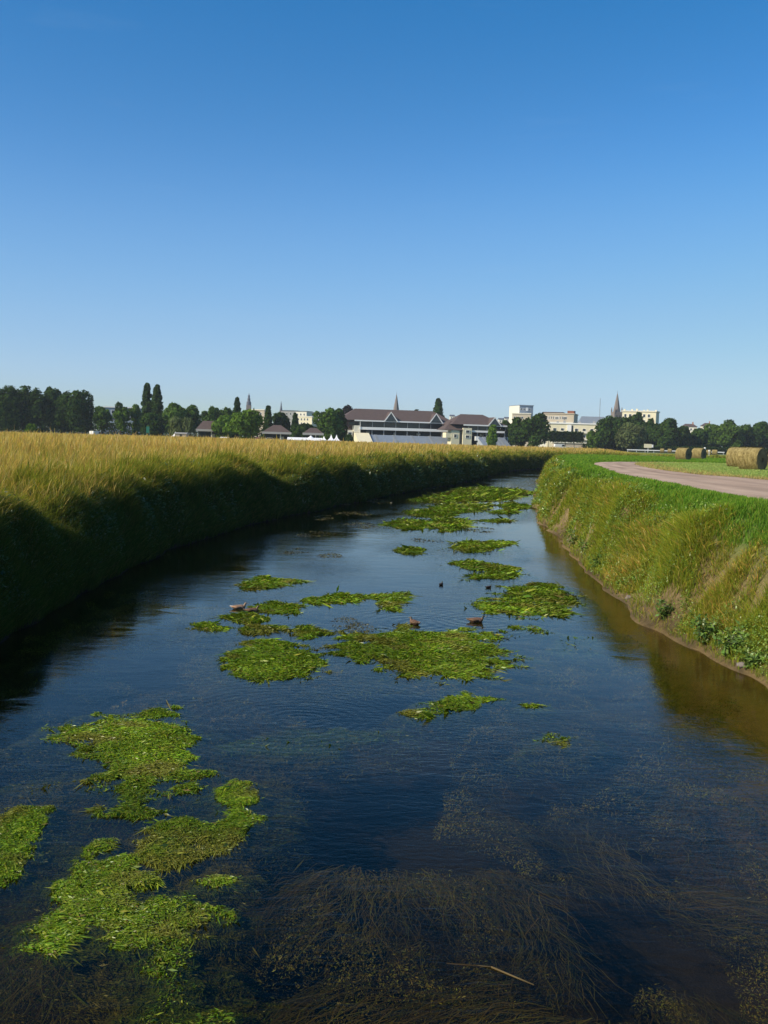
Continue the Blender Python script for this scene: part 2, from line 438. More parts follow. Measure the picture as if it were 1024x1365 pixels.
# ------------------------------------------------------------------ water
def water_mat():
    m, nt, out = new_mat('river_water'); L = nt.links.new
    geo_ = N(nt, 'ShaderNodeNewGeometry')
    def noise(sx, sy, rz, scale, det, rough=0.55, dist=0.0):
        mp = N(nt, 'ShaderNodeMapping'); mp.inputs['Scale'].default_value = (sx, sy, 1); mp.inputs['Rotation'].default_value = (0, 0, rz)
        L(geo_.outputs['Position'], mp.inputs['Vector'])
        n = N(nt, 'ShaderNodeTexNoise', Scale=scale, Detail=det, Roughness=rough, Distortion=dist)
        L(mp.outputs[0], n.inputs['Vector']); return n
    def mul(a, k):
        q = N(nt, 'ShaderNodeMath', _operation='MULTIPLY'); L(a, q.inputs[0])
        if isinstance(k, float): q.inputs[1].default_value = k
        else: L(k, q.inputs[1])
        return q.outputs[0]
    def add(a, b):
        q = N(nt, 'ShaderNodeMath', _operation='ADD'); L(a, q.inputs[0]); L(b, q.inputs[1]); return q.outputs[0]
    patch = noise(1, 0.45, -0.25, 0.22, 3.0)
    pr = N(nt, 'ShaderNodeMapRange'); pr.inputs['From Min'].default_value = 0.38; pr.inputs['From Max'].default_value = 0.66
    pr.inputs['To Min'].default_value = 0.08; pr.inputs['To Max'].default_value = 1.0
    L(patch.outputs['Fac'], pr.inputs['Value'])
    n1 = noise(0.8, 1.6, 0.2, 0.9, 2.0, dist=0.6)
    n2 = noise(1.0, 2.2, -0.15, 5.0, 3.0, dist=0.8)
    n3 = noise(0.8, 2.6, 0.1, 17.0, 2.0)
    h = add(mul(n1.outputs['Fac'], 0.014), mul(add(mul(n2.outputs['Fac'], 0.013), mul(n3.outputs['Fac'], 0.0026)), pr.outputs[0]))
    # rings spreading from the swimming ducks and the slow eddy at the left
    for (px, py, amp, lam, R) in ((553,830,0.0030,0.26,2.2),(637,828,0.0030,0.26,2.4),(400,960,0.0010,0.17,4.0)):
        cx, cy = on_z(px, py)
        sb = N(nt, 'ShaderNodeVectorMath', _operation='SUBTRACT'); L(geo_.outputs['Position'], sb.inputs[0]); sb.inputs[1].default_value = (cx, cy, 0)
        ln = N(nt, 'ShaderNodeVectorMath', _operation='LENGTH'); L(sb.outputs[0], ln.inputs[0])
        wv = add(mul(ln.outputs['Value'], 2*math.pi/lam), mul(n1.outputs['Fac'], 9.0))
        sn = N(nt, 'ShaderNodeMath', _operation='SINE'); L(wv, sn.inputs[0])
        fo = N(nt, 'ShaderNodeMapRange'); fo.inputs['From Min'].default_value = 0.2; fo.inputs['From Max'].default_value = R
        fo.inputs['To Min'].default_value = amp; fo.inputs['To Max'].default_value = 0.0
        L(ln.outputs['Value'], fo.inputs['Value'])
        h = add(h, mul(sn.outputs[0], fo.outputs[0]))
    bp = N(nt, 'ShaderNodeBump', Strength=0.55, Distance=1.0); L(h, bp.inputs['Height'])
    # Schlick reflectance of water, the same from above and from below, so daylight reaches the bed
    dt = N(nt, 'ShaderNodeVectorMath', _operation='DOT_PRODUCT'); L(bp.outputs[0], dt.inputs[0]); L(geo_.outputs['Incoming'], dt.inputs[1])
    ab = N(nt, 'ShaderNodeMath', _operation='ABSOLUTE'); L(dt.outputs['Value'], ab.inputs[0])
    om = N(nt, 'ShaderNodeMath', _operation='SUBTRACT', _use_clamp=True); om.inputs[0].default_value = 1.0; L(ab.outputs[0], om.inputs[1])
    pw = N(nt, 'ShaderNodeMath', _operation='POWER'); L(om.outputs[0], pw.inputs[0]); pw.inputs[1].default_value = 5.0
    fr = N(nt, 'ShaderNodeMath', _operation='MULTIPLY_ADD'); L(pw.outputs[0], fr.inputs[0]); fr.inputs[1].default_value = 0.98; fr.inputs[2].default_value = 0.005
    gl = N(nt, 'ShaderNodeBsdfGlossy', Roughness=0.03); L(bp.outputs[0], gl.inputs['Normal'])
    gl.inputs['Color'].default_value = (0.84, 0.81, 0.75, 1)
    tr = N(nt, 'ShaderNodeBsdfTransparent'); tr.inputs['Color'].default_value = (0.53, 0.49, 0.31, 1)
    mx = N(nt, 'ShaderNodeMixShader'); L(fr.outputs[0], mx.inputs[0]); L(tr.outputs[0], mx.inputs[1]); L(gl.outputs[0], mx.inputs[2])
    L(mx.outputs[0], out.inputs['Surface'])
    return m
wv = [(-60,-38,0),(430,-38,0),(430,230,0),(-60,230,0)]
water = np_mesh('river_water', wv, [[0,1,2,3]], water_mat())
tag(water, 'slow dark blue river reflecting the clear sky', 'water', kind='structure')

# ------------------------------------------------------------------ grass
def blades(P, h, w, az, lean, c0, c1, head=None, tipw=0.12):
    """curved blades; head: mask of stems that carry a seed head of colour c1"""
    n = len(P)
    d = np.stack([np.cos(az), np.sin(az), np.zeros(n)], 1)              # lean direction
    fz = rng.random(n)*np.pi
    s = np.stack([np.cos(fz), np.sin(fz), np.zeros(n)], 1)              # width direction
    up = np.array([0, 0, 1.0])
    T = (0.0, 0.45, 0.8, 1.0)
    Wd = np.stack([w, w*0.85, w*0.55, w*tipw], 0)
    if head is not None:
        Wd[1] = np.where(head, w*0.45, Wd[1]); Wd[2] = np.where(head, w*1.35, Wd[2]); Wd[3] = np.where(head, w*0.4, Wd[3])
    V = np.empty((n, 8, 3)); Cc = np.empty((n, 8, 3))
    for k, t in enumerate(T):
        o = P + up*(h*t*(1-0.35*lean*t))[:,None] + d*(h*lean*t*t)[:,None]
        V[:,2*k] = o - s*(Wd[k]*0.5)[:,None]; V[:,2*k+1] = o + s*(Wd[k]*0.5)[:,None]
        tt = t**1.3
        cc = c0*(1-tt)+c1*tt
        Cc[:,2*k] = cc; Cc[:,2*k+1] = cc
    b = (np.arange(n)*8)[:,None,None]
    f = np.array([[0,1,3,2],[2,3,5,4],[4,5,7,6]])[None]
    return V.reshape(-1,3), (b+f).reshape(-1,4), Cc.reshape(-1,3)

def leaves(P, nrm_tilt, az, ln, wd, c):
    """small flat leaf quads; nrm_tilt = rise angle of the leaf tip"""
    n = len(P)
    d = np.stack([np.cos(az)*np.cos(nrm_tilt), np.sin(az)*np.cos(nrm_tilt), np.sin(nrm_tilt)], 1)
    rl = rng.normal(0, 0.5, n)
    s = np.stack([-np.sin(az)*np.cos(rl), np.cos(az)*np.cos(rl), np.sin(rl)], 1)
    V = np.empty((n, 4, 3))
    V[:,0] = P; V[:,1] = P + d*(ln*0.45)[:,None] + s*(wd*0.5)[:,None]; V[:,2] = P + d*ln[:,None]; V[:,3] = P + d*(ln*0.45)[:,None] - s*(wd*0.5)[:,None]
    f = (np.arange(n)*4)[:,None] + np.arange(4)[None]
    return V.reshape(-1,3), f, np.repeat(c, 4, axis=0)

def polar(n, px0, px1, y0, y1):
    px = rng.uniform(px0, px1, n); Y = y0*np.power(y1/y0, rng.random(n))
    return (px-512)/F*Y, Y

def jitter_col(c, n, a=0.25):
    return np.asarray(c)[None,:]*(1+(rng.random((n,1))-0.5)*2*a)*(1+(rng.random((n,3))-0.5)*0.2)

def pick(n, cols, p):
    k = rng.choice(len(cols), n, p=p)
    return np.asarray(cols)[k]*(1+(rng.random((n,1))-0.5)*0.5)*(1+(rng.random((n,3))-0.5)*0.15)

WIND = 0.1
def bank_pts(Pl, n, side, D_, Z_, dmin, dmax, y0, y1):
    """points spread evenly over the sloping bank face, thinning with distance"""
    seg = np.diff(Pl, axis=0); ln = np.hypot(seg[:,0], seg[:,1]); mid = (Pl[1:]+Pl[:-1])/2
    r = np.hypot(mid[:,0], mid[:,1])
    wgt = ln*(mid[:,1] > y0)*(mid[:,1] < y1)/np.maximum(r, 9)**1.35
    k = rng.choice(len(ln), n, p=wgt/wgt.sum()); t = rng.random(n)
    dd = np.linspace(dmin, dmax, 80); zz = np.interp(dd, D_, Z_)
    arc = np.r_[0, np.cumsum(np.hypot(np.diff(dd), np.diff(zz)))]
    d = np.interp(rng.random(n)*arc[-1], arc, dd)
    nrm = np.stack([-seg[:,1], seg[:,0]], 1)/ln[:,None]*side
    p = Pl[k]+seg[k]*t[:,None]+nrm[k]*d[:,None]
    return p[:,0], p[:,1]
# left meadow, tall and going to seed
x, y = polar(560000, -190, 980, 9, 260)
z, dl, dr = ground(x, y, True)
k = (dl > 0.95); x, y, z, dl = x[k], y[k], z[k], dl[k]; n = len(x)
cl = fbm(x, y, 0.35, 20); cl2 = fbm(x, y, 0.08, 21); cl3 = fbm(x, y, 1.3, 23)
dle = dl + (fbm(x, y, 0.13, 25, 3)-0.5)*13.0 + rng.normal(0, 1.6, n)
edge = sstep(1.0, 6.0, dle)
h = (0.22+0.12+0.42*sstep(1.0, 9.0, dle)+0.34*cl+0.55*(cl3-0.5))*rng.uniform(0.6, 1.2, n)
h *= np.where(rng.random(n) < 0.02, 1.3, 1.0)*(1-0.85*sstep(0.215, 0.265, x/y)*(x > 0))
wd = np.maximum(0.005, y*0.00040)*rng.uniform(0.6, 1.4, n)
gold = np.clip(0.30+edge*0.45+0.5*(cl2-0.5)+0.5*(cl-0.5)+0.12*sstep(30, 90, y), 0, 1)
gold *= 1-0.8*sstep(0.22, 0.265, x/y)*(x > 0)
isg = rng.random(n) < gold*0.95
c1 = np.where(isg[:,None], pick(n, [(0.74,0.52,0.16),(0.64,0.41,0.12),(0.78,0.62,0.28),(0.56,0.32,0.12)], [0.45,0.25,0.2,0.1]),
              pick(n, [(0.38,0.41,0.045),(0.54,0.49,0.07),(0.25,0.31,0.04)], [0.45,0.35,0.2]))
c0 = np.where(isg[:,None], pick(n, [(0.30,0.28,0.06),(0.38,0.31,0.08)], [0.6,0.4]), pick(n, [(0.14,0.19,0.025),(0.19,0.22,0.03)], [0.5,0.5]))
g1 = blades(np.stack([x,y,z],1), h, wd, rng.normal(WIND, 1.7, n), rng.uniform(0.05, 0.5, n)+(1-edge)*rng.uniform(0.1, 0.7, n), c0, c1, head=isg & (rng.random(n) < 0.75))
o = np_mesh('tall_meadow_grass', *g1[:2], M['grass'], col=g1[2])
tag(o, 'tall golden meadow grass gone to seed on the left bank', 'grass', kind='stuff')

# left bank slope, darker coarse growth
x, y = bank_pts(LB, 250000, 1, LP_D, LP_Z, 0.02, 2.8, 6, 215)
xf, yf = bank_pts(LB, 70000, 1, LP_D, LP_Z, -0.05, 0.35, 6, 215); nf = len(xf); x = np.r_[x, xf]; y = np.r_[y, yf]; fr_m = np.r_[np.zeros(len(x)-nf, bool), np.ones(nf, bool)]
z, dl, dr = ground(x, y, True)
k = (dl > 0.01) | fr_m; x, y, z, dl, fr_m = x[k], y[k], z[k], dl[k], fr_m[k]; z = np.maximum(z, -0.02)
n = len(x)
cl = fbm(x, y, 0.7, 30)
clb = fbm(x, y, 1.4, 33, 3)
h = (0.26+0.32*sstep(0.3, 1.6, dl)+0.25*cl)*rng.uniform(0.6, 1.25, n)*(0.35+1.3*clb)
h = np.where(fr_m, rng.uniform(0.18, 0.5, n)*(0.4+1.2*clb), h)
wd = np.maximum(0.011, y*0.0008)*rng.uniform(0.7, 1.5, n)
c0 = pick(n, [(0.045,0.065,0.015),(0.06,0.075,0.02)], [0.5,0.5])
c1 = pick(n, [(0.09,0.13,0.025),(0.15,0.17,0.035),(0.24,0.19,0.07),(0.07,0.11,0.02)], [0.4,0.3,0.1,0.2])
up_ = sstep(0.8, 1.5, dl)[:,None]; c1 = c1*(1-up_)+up_*c1*np.array([2.9,2.3,1.6]); c0 = c0*(1+1.0*up_)  # blades high on the bank recoloured brighter to look sunlit
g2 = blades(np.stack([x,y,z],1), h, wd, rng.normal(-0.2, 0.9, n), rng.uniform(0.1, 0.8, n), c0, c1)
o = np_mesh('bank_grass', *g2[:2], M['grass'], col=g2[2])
x, y = bank_pts(LB, 110000, 1, LP_D, LP_Z, 0.02, 2.4, 6, 120)
z, dl, dr = ground(x, y, True)
k = (dl > 0.01) & (fbm(x, y, 0.8, 36, 3) > 0.45); x, y, z = x[k], y[k], z[k]; n = len(x)
sz = np.maximum(0.035, y*0.0016)*rng.uniform(0.6, 1.8, n)
gl_ = leaves(np.stack([x, y, z+rng.uniform(0.02, 0.5, n)*fbm(x, y, 0.8, 36, 3)*1.6], 1), rng.normal(0.1, 0.5, n), rng.random(n)*6.28, sz*1.7, sz*0.8,
    pick(n, [(0.08,0.13,0.03),(0.13,0.18,0.04),(0.06,0.10,0.02),(0.24,0.24,0.12)], [0.4,0.3,0.22,0.08]))
o2 = np_mesh('bank_weeds', *gl_[:2], M['broad'], col=gl_[2])
tag(o2, 'leafy weeds and nettles growing down the shaded left bank', 'weeds', kind='stuff')
tag(o, 'coarse dark grass hanging down the shaded left bank', 'grass', kind='stuff')

# right bank slope, mixed green, yellow and dry reddish grass with bare soil low down
x, y = bank_pts(RB, 330000, -1, RP_D, RP_Z, 0.04, 3.0, 7, 175)
z, dl, dr = ground(x, y, True)
k = (dr > 0.03); x, y, z, dr = x[k], y[k], z[k], dr[k]
bare = fbm(x, y, 0.55, 41, 3)
keep = sstep(0.16, 0.50, dr + (bare-0.5)*1.1)*(1-sstep(1.5, 2.1, dr+(vnoise(x, y, 0.6, 49)-0.5)*0.7))*(0.35+0.65*sstep(0.3, 0.48, fbm(x, y, 1.5, 48, 3)))
keep *= np.where((dr < 1.25) & (y < 24), sstep(0.42, 0.58, fbm(x, y*0.8, 0.7, 44, 2)+0.12*(y > 18.0)+0.3*sstep(0.6,1.1,dr)), 1)
k = rng.random(len(x)) < np.maximum(keep, 0.16*(dr < 1.5)); x, y, z, dr = x[k], y[k], z[k], dr[k]; n = len(x)
cl = fbm(x, y, 0.8, 42); cl2 = fbm(x, y, 0.3, 43); top = sstep(1.5, 2.2, dr)
clr = fbm(x, y, 1.5, 48, 3)
h = (0.09+0.17*sstep(0.3, 1.2, dr)+0.26*cl)*rng.uniform(0.5, 1.35, n)*(0.25+1.5*clr)*(1-0.55*sstep(1.0, 1.7, dr))
wd = np.maximum(0.007, y*0.00055)*rng.uniform(0.7, 1.4, n)
dry = np.clip((cl2-0.43)*1.3, 0.04, 0.42)*(1-0.75*top)
isg = rng.random(n) < dry
c1 = np.where(isg[:,None], pick(n, [(0.69, 0.464, 0.1), (0.58, 0.293, 0.08), (0.7, 0.549, 0.18)], [0.5,0.2,0.3]),
              pick(n, [(0.304, 0.403, 0.035), (0.455, 0.464, 0.045), (0.193, 0.305, 0.03), (0.524, 0.451, 0.06)], [0.32,0.3,0.2,0.18]))
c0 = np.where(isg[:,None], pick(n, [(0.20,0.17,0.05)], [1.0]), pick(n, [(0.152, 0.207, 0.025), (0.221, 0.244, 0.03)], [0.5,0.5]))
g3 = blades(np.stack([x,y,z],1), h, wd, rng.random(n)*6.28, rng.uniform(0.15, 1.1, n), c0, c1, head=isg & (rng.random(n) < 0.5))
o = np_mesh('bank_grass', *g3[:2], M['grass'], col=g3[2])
x, y = bank_pts(RB, 150000, -1, RP_D, RP_Z, 0.1, 1.9, 7, 80)
z, dl, dr = ground(x, y, True)
k = (dr > 0.06) & (fbm(x, y, 0.9, 46, 3) > 0.47) & (rng.random(len(x)) < sstep(0.06, 0.4, dr+(fbm(x, y, 0.55, 41, 3)-0.5)*1.0)*(1-0.8*sstep(1.2, 1.8, dr))); x, y, z = x[k], y[k], z[k]; n = len(x)
sz = np.maximum(0.024, y*0.0012)*rng.uniform(0.6, 1.8, n)
gl_ = leaves(np.stack([x, y, z+rng.uniform(0.02, 0.32, n)], 1), rng.normal(0.2, 0.5, n), rng.random(n)*6.28, sz*1.6, sz*0.75,
    pick(n, [(0.18,0.29,0.04),(0.28,0.37,0.05),(0.11,0.19,0.03),(0.36,0.38,0.16)], [0.4,0.25,0.3,0.05]))
o2 = np_mesh('bank_weeds', *gl_[:2], M['broad'], col=gl_[2])
tag(o2, 'small leafy weeds growing among the grass of the right bank', 'weeds', kind='stuff')
tag(o, 'sunlit green and straw coloured grass covering the right bank', 'grass', kind='stuff')

# bright green verge between the bank and the track
x, y = polar(520000, 690, 1200, 8, 150)
z, dl, dr = ground(x, y, True)
pd = sdist(PL, x, y)
k = (dr > 1.35+0.5*vnoise(x, y, 0.6, 49)) & (pd > -0.15+0.5*(vnoise(x, y, 1.1, 50)-0.4)); x, y, z, dr, pd = x[k], y[k], z[k], dr[k], pd[k]; n = len(x)
cl = fbm(x, y, 0.7, 51); cl2 = fbm(x, y, 0.25, 52)
h = (0.10+0.18*cl)*rng.uniform(0.6, 1.3, n)*(0.45+0.55*sstep(0, 0.9, pd))
wd = np.maximum(0.007, y*0.0007)*rng.uniform(0.7, 1.4, n)
c1 = pick(n, [(0.18,0.34,0.035),(0.26,0.40,0.05),(0.12,0.26,0.03),(0.40,0.40,0.09)], [0.4,0.3,0.22,0.08])
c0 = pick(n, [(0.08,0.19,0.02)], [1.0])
g4 = blades(np.stack([x,y,z],1), h, wd, rng.normal(0.5, 1.2, n), rng.uniform(0.05, 0.6, n), c0, c1)
o = np_mesh('verge_grass', *g4[:2], M['grass'], col=g4[2])
tag(o, 'bright green grass verge beside the gravel track', 'grass', kind='stuff')

# short mown field with dry cuttings along the track
x, y = polar(330000, 800, 1130, 30, 330)
z, dl, dr = ground(x, y, True)
pd = -sdist(PR, x, y)
k = (dr > 2.5) & (pd > -0.1); x, y, z, pd = x[k], y[k], z[k], pd[k]; n = len(x)
dryb = (1-sstep(1.0, 3.6, pd+(fbm(x, y, 0.5, 60)-0.5)*3))
stripe = (np.sin(pd*2.2+fbm(x, y, 0.13, 2, 3)*3) > 0.5)*0.3*sstep(3, 6, pd)
isd = rng.random(n) < np.clip(dryb*0.85+stripe+0.05, 0, 1)
h = np.where(isd, 0.05, 0.08)*rng.uniform(0.6, 1.4, n)*(1+0.6*fbm(x, y, 0.8, 61))
wd = np.maximum(0.006, y*0.0008)*rng.uniform(0.7, 1.4, n)
c1 = np.where(isd[:,None], pick(n, [(0.62,0.48,0.21),(0.52,0.40,0.16)], [0.6,0.4]), pick(n, [(0.40,0.50,0.14),(0.48,0.55,0.19),(0.30,0.42,0.11)], [0.45,0.3,0.25]))
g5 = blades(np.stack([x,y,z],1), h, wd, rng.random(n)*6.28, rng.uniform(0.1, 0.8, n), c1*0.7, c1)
o = np_mesh('mown_grass', *g5[:2], M['grass'], col=g5[2])
tag(o, 'pale green mown hayfield with dry cuttings on the right', 'grass', kind='stuff')

# ------------------------------------------------------------------ water weed
def in_poly(P, x, y):
    r = np.zeros(len(x), bool)
    for i in range(len(P)):
        x0, y0 = P[i]; x1, y1 = P[(i+1) % len(P)]
        c = ((y0 > y) != (y1 > y))
        with np.errstate(divide='ignore', invalid='ignore'):
            r ^= c & (x < (x1-x0)*(y-y0)/(y1-y0)+x0)
    return r
def edge_dist(P, x, y):
    Q = np.vstack([P, P[:1]])
    return np.abs(sdist(Q, x, y))

def mat_leaves(P, sub=0.0, dens=1.0):
    """fine flat trailing weed: awash in the middle of the outline, sinking away round its edge"""
    P = np.array(P, float)
    ext = 0.55
    lo = P.min(0)-ext; hi = P.max(0)+ext
    Yc = P[:,1].mean()
    ln0 = max(0.025, Yc*0.0029); wd0 = ln0*0.24
    area = (hi-lo).prod()
    n = int(min(420000, area*4.2*dens/(ln0*wd0*0.5)))
    x = rng.uniform(lo[0], hi[0], n); y = rng.uniform(lo[1], hi[1], n)
    ins = in_poly(P, x, y); ed = edge_dist(P, x, y)
    sd = np.where(ins, ed, -ed)
    sc = min(1.0, 0.25*min(hi-lo-2*ext))
    q = (0.95 if Yc < 14 else 0.75) + sd/max(0.2, sc*0.5) + (fbm(x, y, 1.1, 70, 4)-0.5)*2.0 + (fbm(x, y, 4.0, 71, 3)-0.5)*2.2
    hole = fbm(x, y, 2.4, 77, 3)
    pk = np.where(q > 0, 0.30+0.70*sstep(0.0, 1.0, q), 0.30*sstep(-2.2, 0.0, q))*(0.45+0.55*sstep(0.36, 0.5, hole+0.1*sstep(0.5, 2.5, q)))
    k = rng.random(n) < pk
    x, y, q, hole = x[k], y[k], q[k], hole[k]; n = len(x)
    up = sstep(-0.2, 1.3, q + (fbm(x, y, 3.0, 72, 3)-0.5)*2.6)
    z = -0.02 - 0.20*(1-sstep(-2.4, 0.2, q)) - 0.05*(1-up) + up*(0.004+0.040*fbm(x, y, 3.0, 73, 3)) - sub + rng.normal(0, 0.008, n)
    cg = pick(n, [(0.16,0.27,0.011),(0.23,0.32,0.016),(0.11,0.21,0.010),(0.30,0.32,0.035),(0.17,0.13,0.035)], [0.36,0.28,0.2,0.1,0.06])
    cs = pick(n, [(0.12,0.17,0.02),(0.14,0.14,0.03),(0.10,0.09,0.03)], [0.45,0.3,0.25])
    t = np.clip(up*1.1, 0, 1)[:,None]
    c = (cs*(1-t)+cg*t)*(0.5+0.95*fbm(x, y, 0.9, 74, 3))[:,None]*(0.8+0.4*fbm(x, y, 7.0, 75, 2))[:,None]
    yb = (sstep(0.55, 0.72, fbm(x, y, 1.7, 78, 3))*0.65)[:,None]; c = c*(1-yb) + yb*np.array([0.22,0.19,0.035])*(0.6+0.8*rng.random((n,1)))
    flow = -1.5 + (fbm(x, y, 0.8, 76, 2)-0.5)*4.0
    az = flow + rng.normal(0, 0.75, n)
    st = rng.random(n) < 0.16
    sv = np.exp(rng.normal(-0.1, 0.45, n))
    return leaves(np.stack([x,y,z],1), np.where(st, 0.0, rng.normal(0.06, 0.2, n)), np.where(st, flow+rng.normal(0, 0.3, n), az), ln0*np.where(st, 2.7, 1.15)*sv, wd0*np.where(st, 0.6, 1.05)*sv, c)

def cropped(pts, s, ox, oy): return [(p[0]/s+ox, p[1]/s+oy) for p in pts]
c7 = lambda pts: cropped(pts, 2.56, 0, 920)
c6 = lambda pts: cropped(pts, 2.048, 240, 740)
cf = lambda pts: cropped(pts, 2.844, 400, 620)
MATS = [
 ('large hooked mat of bright green water weed below the dark left bank', c7([(200,135),(280,105),(380,92),(470,85),(550,75),(585,125),(690,145),(680,175),(610,205),(640,240),(690,290),(715,330),(700,370),(640,350),(590,310),(520,330),(560,350),(540,400),(430,415),(355,395),(440,365),(380,330),(350,300),(290,320),(300,285),(370,260),(340,230),(260,190)]), 0, 1),
 ('bright green weed lobe curving down at the right end of the large hooked mat', c7([(640,370),(710,370),(760,330),(840,320),(885,375),(885,450),(840,500),(760,520),(740,545),(650,570),(560,600),(500,570),(470,510),(560,470),(640,420),(720,440),(740,400)]), 0, 1),
 ('large ragged yellow green weed mat in the lower left corner of the river', c7([(240,545),(350,520),(370,560),(470,570),(440,600),(490,660),(440,710),(350,720),(350,770),(300,840),(190,890),(100,800),(190,780),(230,730),(180,640),(230,600)]), 0, 1),
 ('olive green weed mat just right of the ragged lower left mat', c7([(540,700),(640,680),(760,750),(740,800),(640,850),(560,880),(430,850),(440,790)]), 0.01, 1),
 ('small tuft of green weed between the curved lobe and the olive mat', c7([(670,640),(740,610),(770,650),(700,670)]), 0, 1),
 ('green weed mat cut off by the left edge of the photo', c7([(-60,470),(0,470),(60,390),(150,400),(170,470),(180,510),(100,550),(80,600),(0,640),(-60,640)]), 0, 1),
 ('half sunken dark green weed mat at the very bottom of the photo', c7([(450,920),(640,900),(720,960),(700,1040),(820,1100),(850,1180),(430,1180),(470,1000)]), 0.02, 0.9),
 ('thin faint streak of weed left of the large hooked mat', c7([(50,320),(150,300),(250,310),(180,350),(70,355)]), 0.03, 0.6),
 ('narrow green weed mat farther off from the pair of ducks on the left', c6([(165,82),(230,58),(340,70),(270,87),(180,97)]), 0, 1),
 ('rounded green weed mat touching the pair of ducks', c6([(185,140),(260,120),(340,138),(290,162),(220,155)]), 0, 1),
 ('thin weed mat just below the pair of ducks', c6([(115,165),(180,158),(255,172),(190,187)]), 0, 1),
 ('leftmost small weed mat level with the middle of the river', c6([(15,200),(70,184),(135,195),(80,210)]), 0, 1),
 ('small flat weed mat above the large rounded mat', c6([(155,200),(200,188),(285,195),(230,217),(170,217)]), 0, 1),
 ('oval weed mat midway between the two largest mid river mats', c6([(300,205),(345,190),(420,215),(360,234)]), 0, 1),
 ('long thin weed mat right of the pair of ducks', c6([(330,120),(440,103),(515,118),(440,133),(360,131)]), 0, 1),
 ('notched weed mat standing alone in mid river beyond the single ducks', c6([(540,110),(625,99),(610,125),(590,152),(545,146)]), 0, 1),
 ('large rounded bright green weed mat left of mid river', c6([(120,295),(200,230),(290,238),(400,280),(440,300),(300,342),(190,347)]), 0, 1),
 ('widest weed mat in mid river just below the single ducks', c6([(440,215),(520,203),(600,192),(700,213),(800,208),(880,208),(830,240),(870,275),(945,290),(870,302),(830,332),(740,338),(640,338),(570,322),(555,290),(460,287),(450,260),(490,235)]), 0, 1),
 ('broad dark green weed mat near the right bank', [(630,806),(665,795),(670,783),(710,776),(745,779),(768,805),(745,822),(690,822),(650,816)], 0.01, 1),
 ('wedge shaped weed mat with a pointed right end', cf([(560,370),(640,356),(790,383),(840,412),(760,427),(660,434),(650,415),(720,405),(620,390)]), 0, 1),
 ('small sunken weed mat under the broad mat near the right bank', c6([(895,190),(980,188),(1020,217),(920,207)]), 0.02, 0.9),
 ('slanting weed mat below the widest mid river mat', c6([(615,432),(700,400),(780,383),(865,395),(780,422),(640,445)]), 0.01, 0.9),
 ('tiny weed mat right of the slanting mat', c6([(930,412),(960,404),(990,412),(965,424)]), 0.01, 1),
 ('dim sunken weed mat beside the brown reflection of the right bank', [(738,862),(757,843),(786,845),(797,862),(763,872)], 0.05, 0.9),
 ('twin lobed far weed mat in the bright water', cf([(335,227),(390,205),(500,215),(560,201),(640,207),(600,226),(605,242),(550,250),(500,230),(420,245)]), 0, 1),
 ('short far weed mat just beyond the twin lobed mat', cf([(405,177),(440,168),(520,183),(595,190),(500,199),(430,194)]), 0, 1),
 ('farthest and longest weed mat at the river bend', cf([(430,132),(540,115),(600,93),(700,83),(830,93),(880,105),(760,132),(640,137),(560,142),(480,142)]), 0, 1),
 ('far weed mat between the longest mat and the twin lobed mat', cf([(490,167),(560,148),(710,150),(660,177),(560,182)]), 0, 1),
 ('far small weed mat close to the right bank', cf([(755,151),(800,141),(880,155),(830,167),(780,164)]), 0, 1),
 ('far thin weed sliver under the small mat by the right bank', cf([(730,184),(740,170),(825,169),(805,185)]), 0, 1),
 ('thin weed streak closest to the right bank in the bright water', cf([(700,211),(750,204),(800,206),(780,217)]), 0, 1),
 ('flat topped weed mat in the middle of the bright water', cf([(570,312),(620,285),(795,291),(770,311),(690,332),(600,329)]), 0, 1),
 ('small oval weed mat left of the flat topped mat', cf([(355,320),(420,308),(480,318),(450,337),(380,335)]), 0, 1),
 ('broken line of sunken weed right of the large hooked mat', [(285,988),(400,966),(525,969),(485,992),(345,1008)], 0.05, 0.55),
 ('little weed scrap low down near the brown water', [(712,988),(735,978),(768,983),(745,993)], 0.02, 1),
]
for lab, pts, sub, dens in MATS:
    W_ = [on_z(*p) for p in pts]
    g = mat_leaves(W_, sub, dens)
    o = np_mesh('floating_weed', *g[:2], M['weed'], col=g[2])
    tag(o, lab, 'water weed', 'green weed mats on the river')

# drowned trailing strands
def strands(n, x, y, z, ln, wd, c, az):
    S = 5
    V = np.empty((n, S, 2, 3)); ph = rng.random(n)*6.28; am = rng.uniform(0.03, 0.12, n)
    d = np.stack([np.cos(az), np.sin(az)], 1); p = np.stack([-d[:,1], d[:,0]], 1)
    for k in range(S):
        t = k/(S-1)
        q = np.stack([x, y], 1) + d*(ln*t)[:,None] + p*(am*np.sin(ph+t*5)*t)[:,None]
        w = wd*(1-0.8*t)*0.5
        zz = z + 0.10*np.sin(t*2.4)
        V[:,k,0,:2] = q-p*w[:,None]; V[:,k,1,:2] = q+p*w[:,None]; V[:,k,:,2] = zz[:,None]
    f = np.array([[2*k, 2*k+1, 2*k+3, 2*k+2] for k in range(S-1)])[None] + (np.arange(n)*2*S)[:,None,None]
    return V.reshape(-1,3), f.reshape(-1,4), np.repeat(c, 2*S, axis=0)
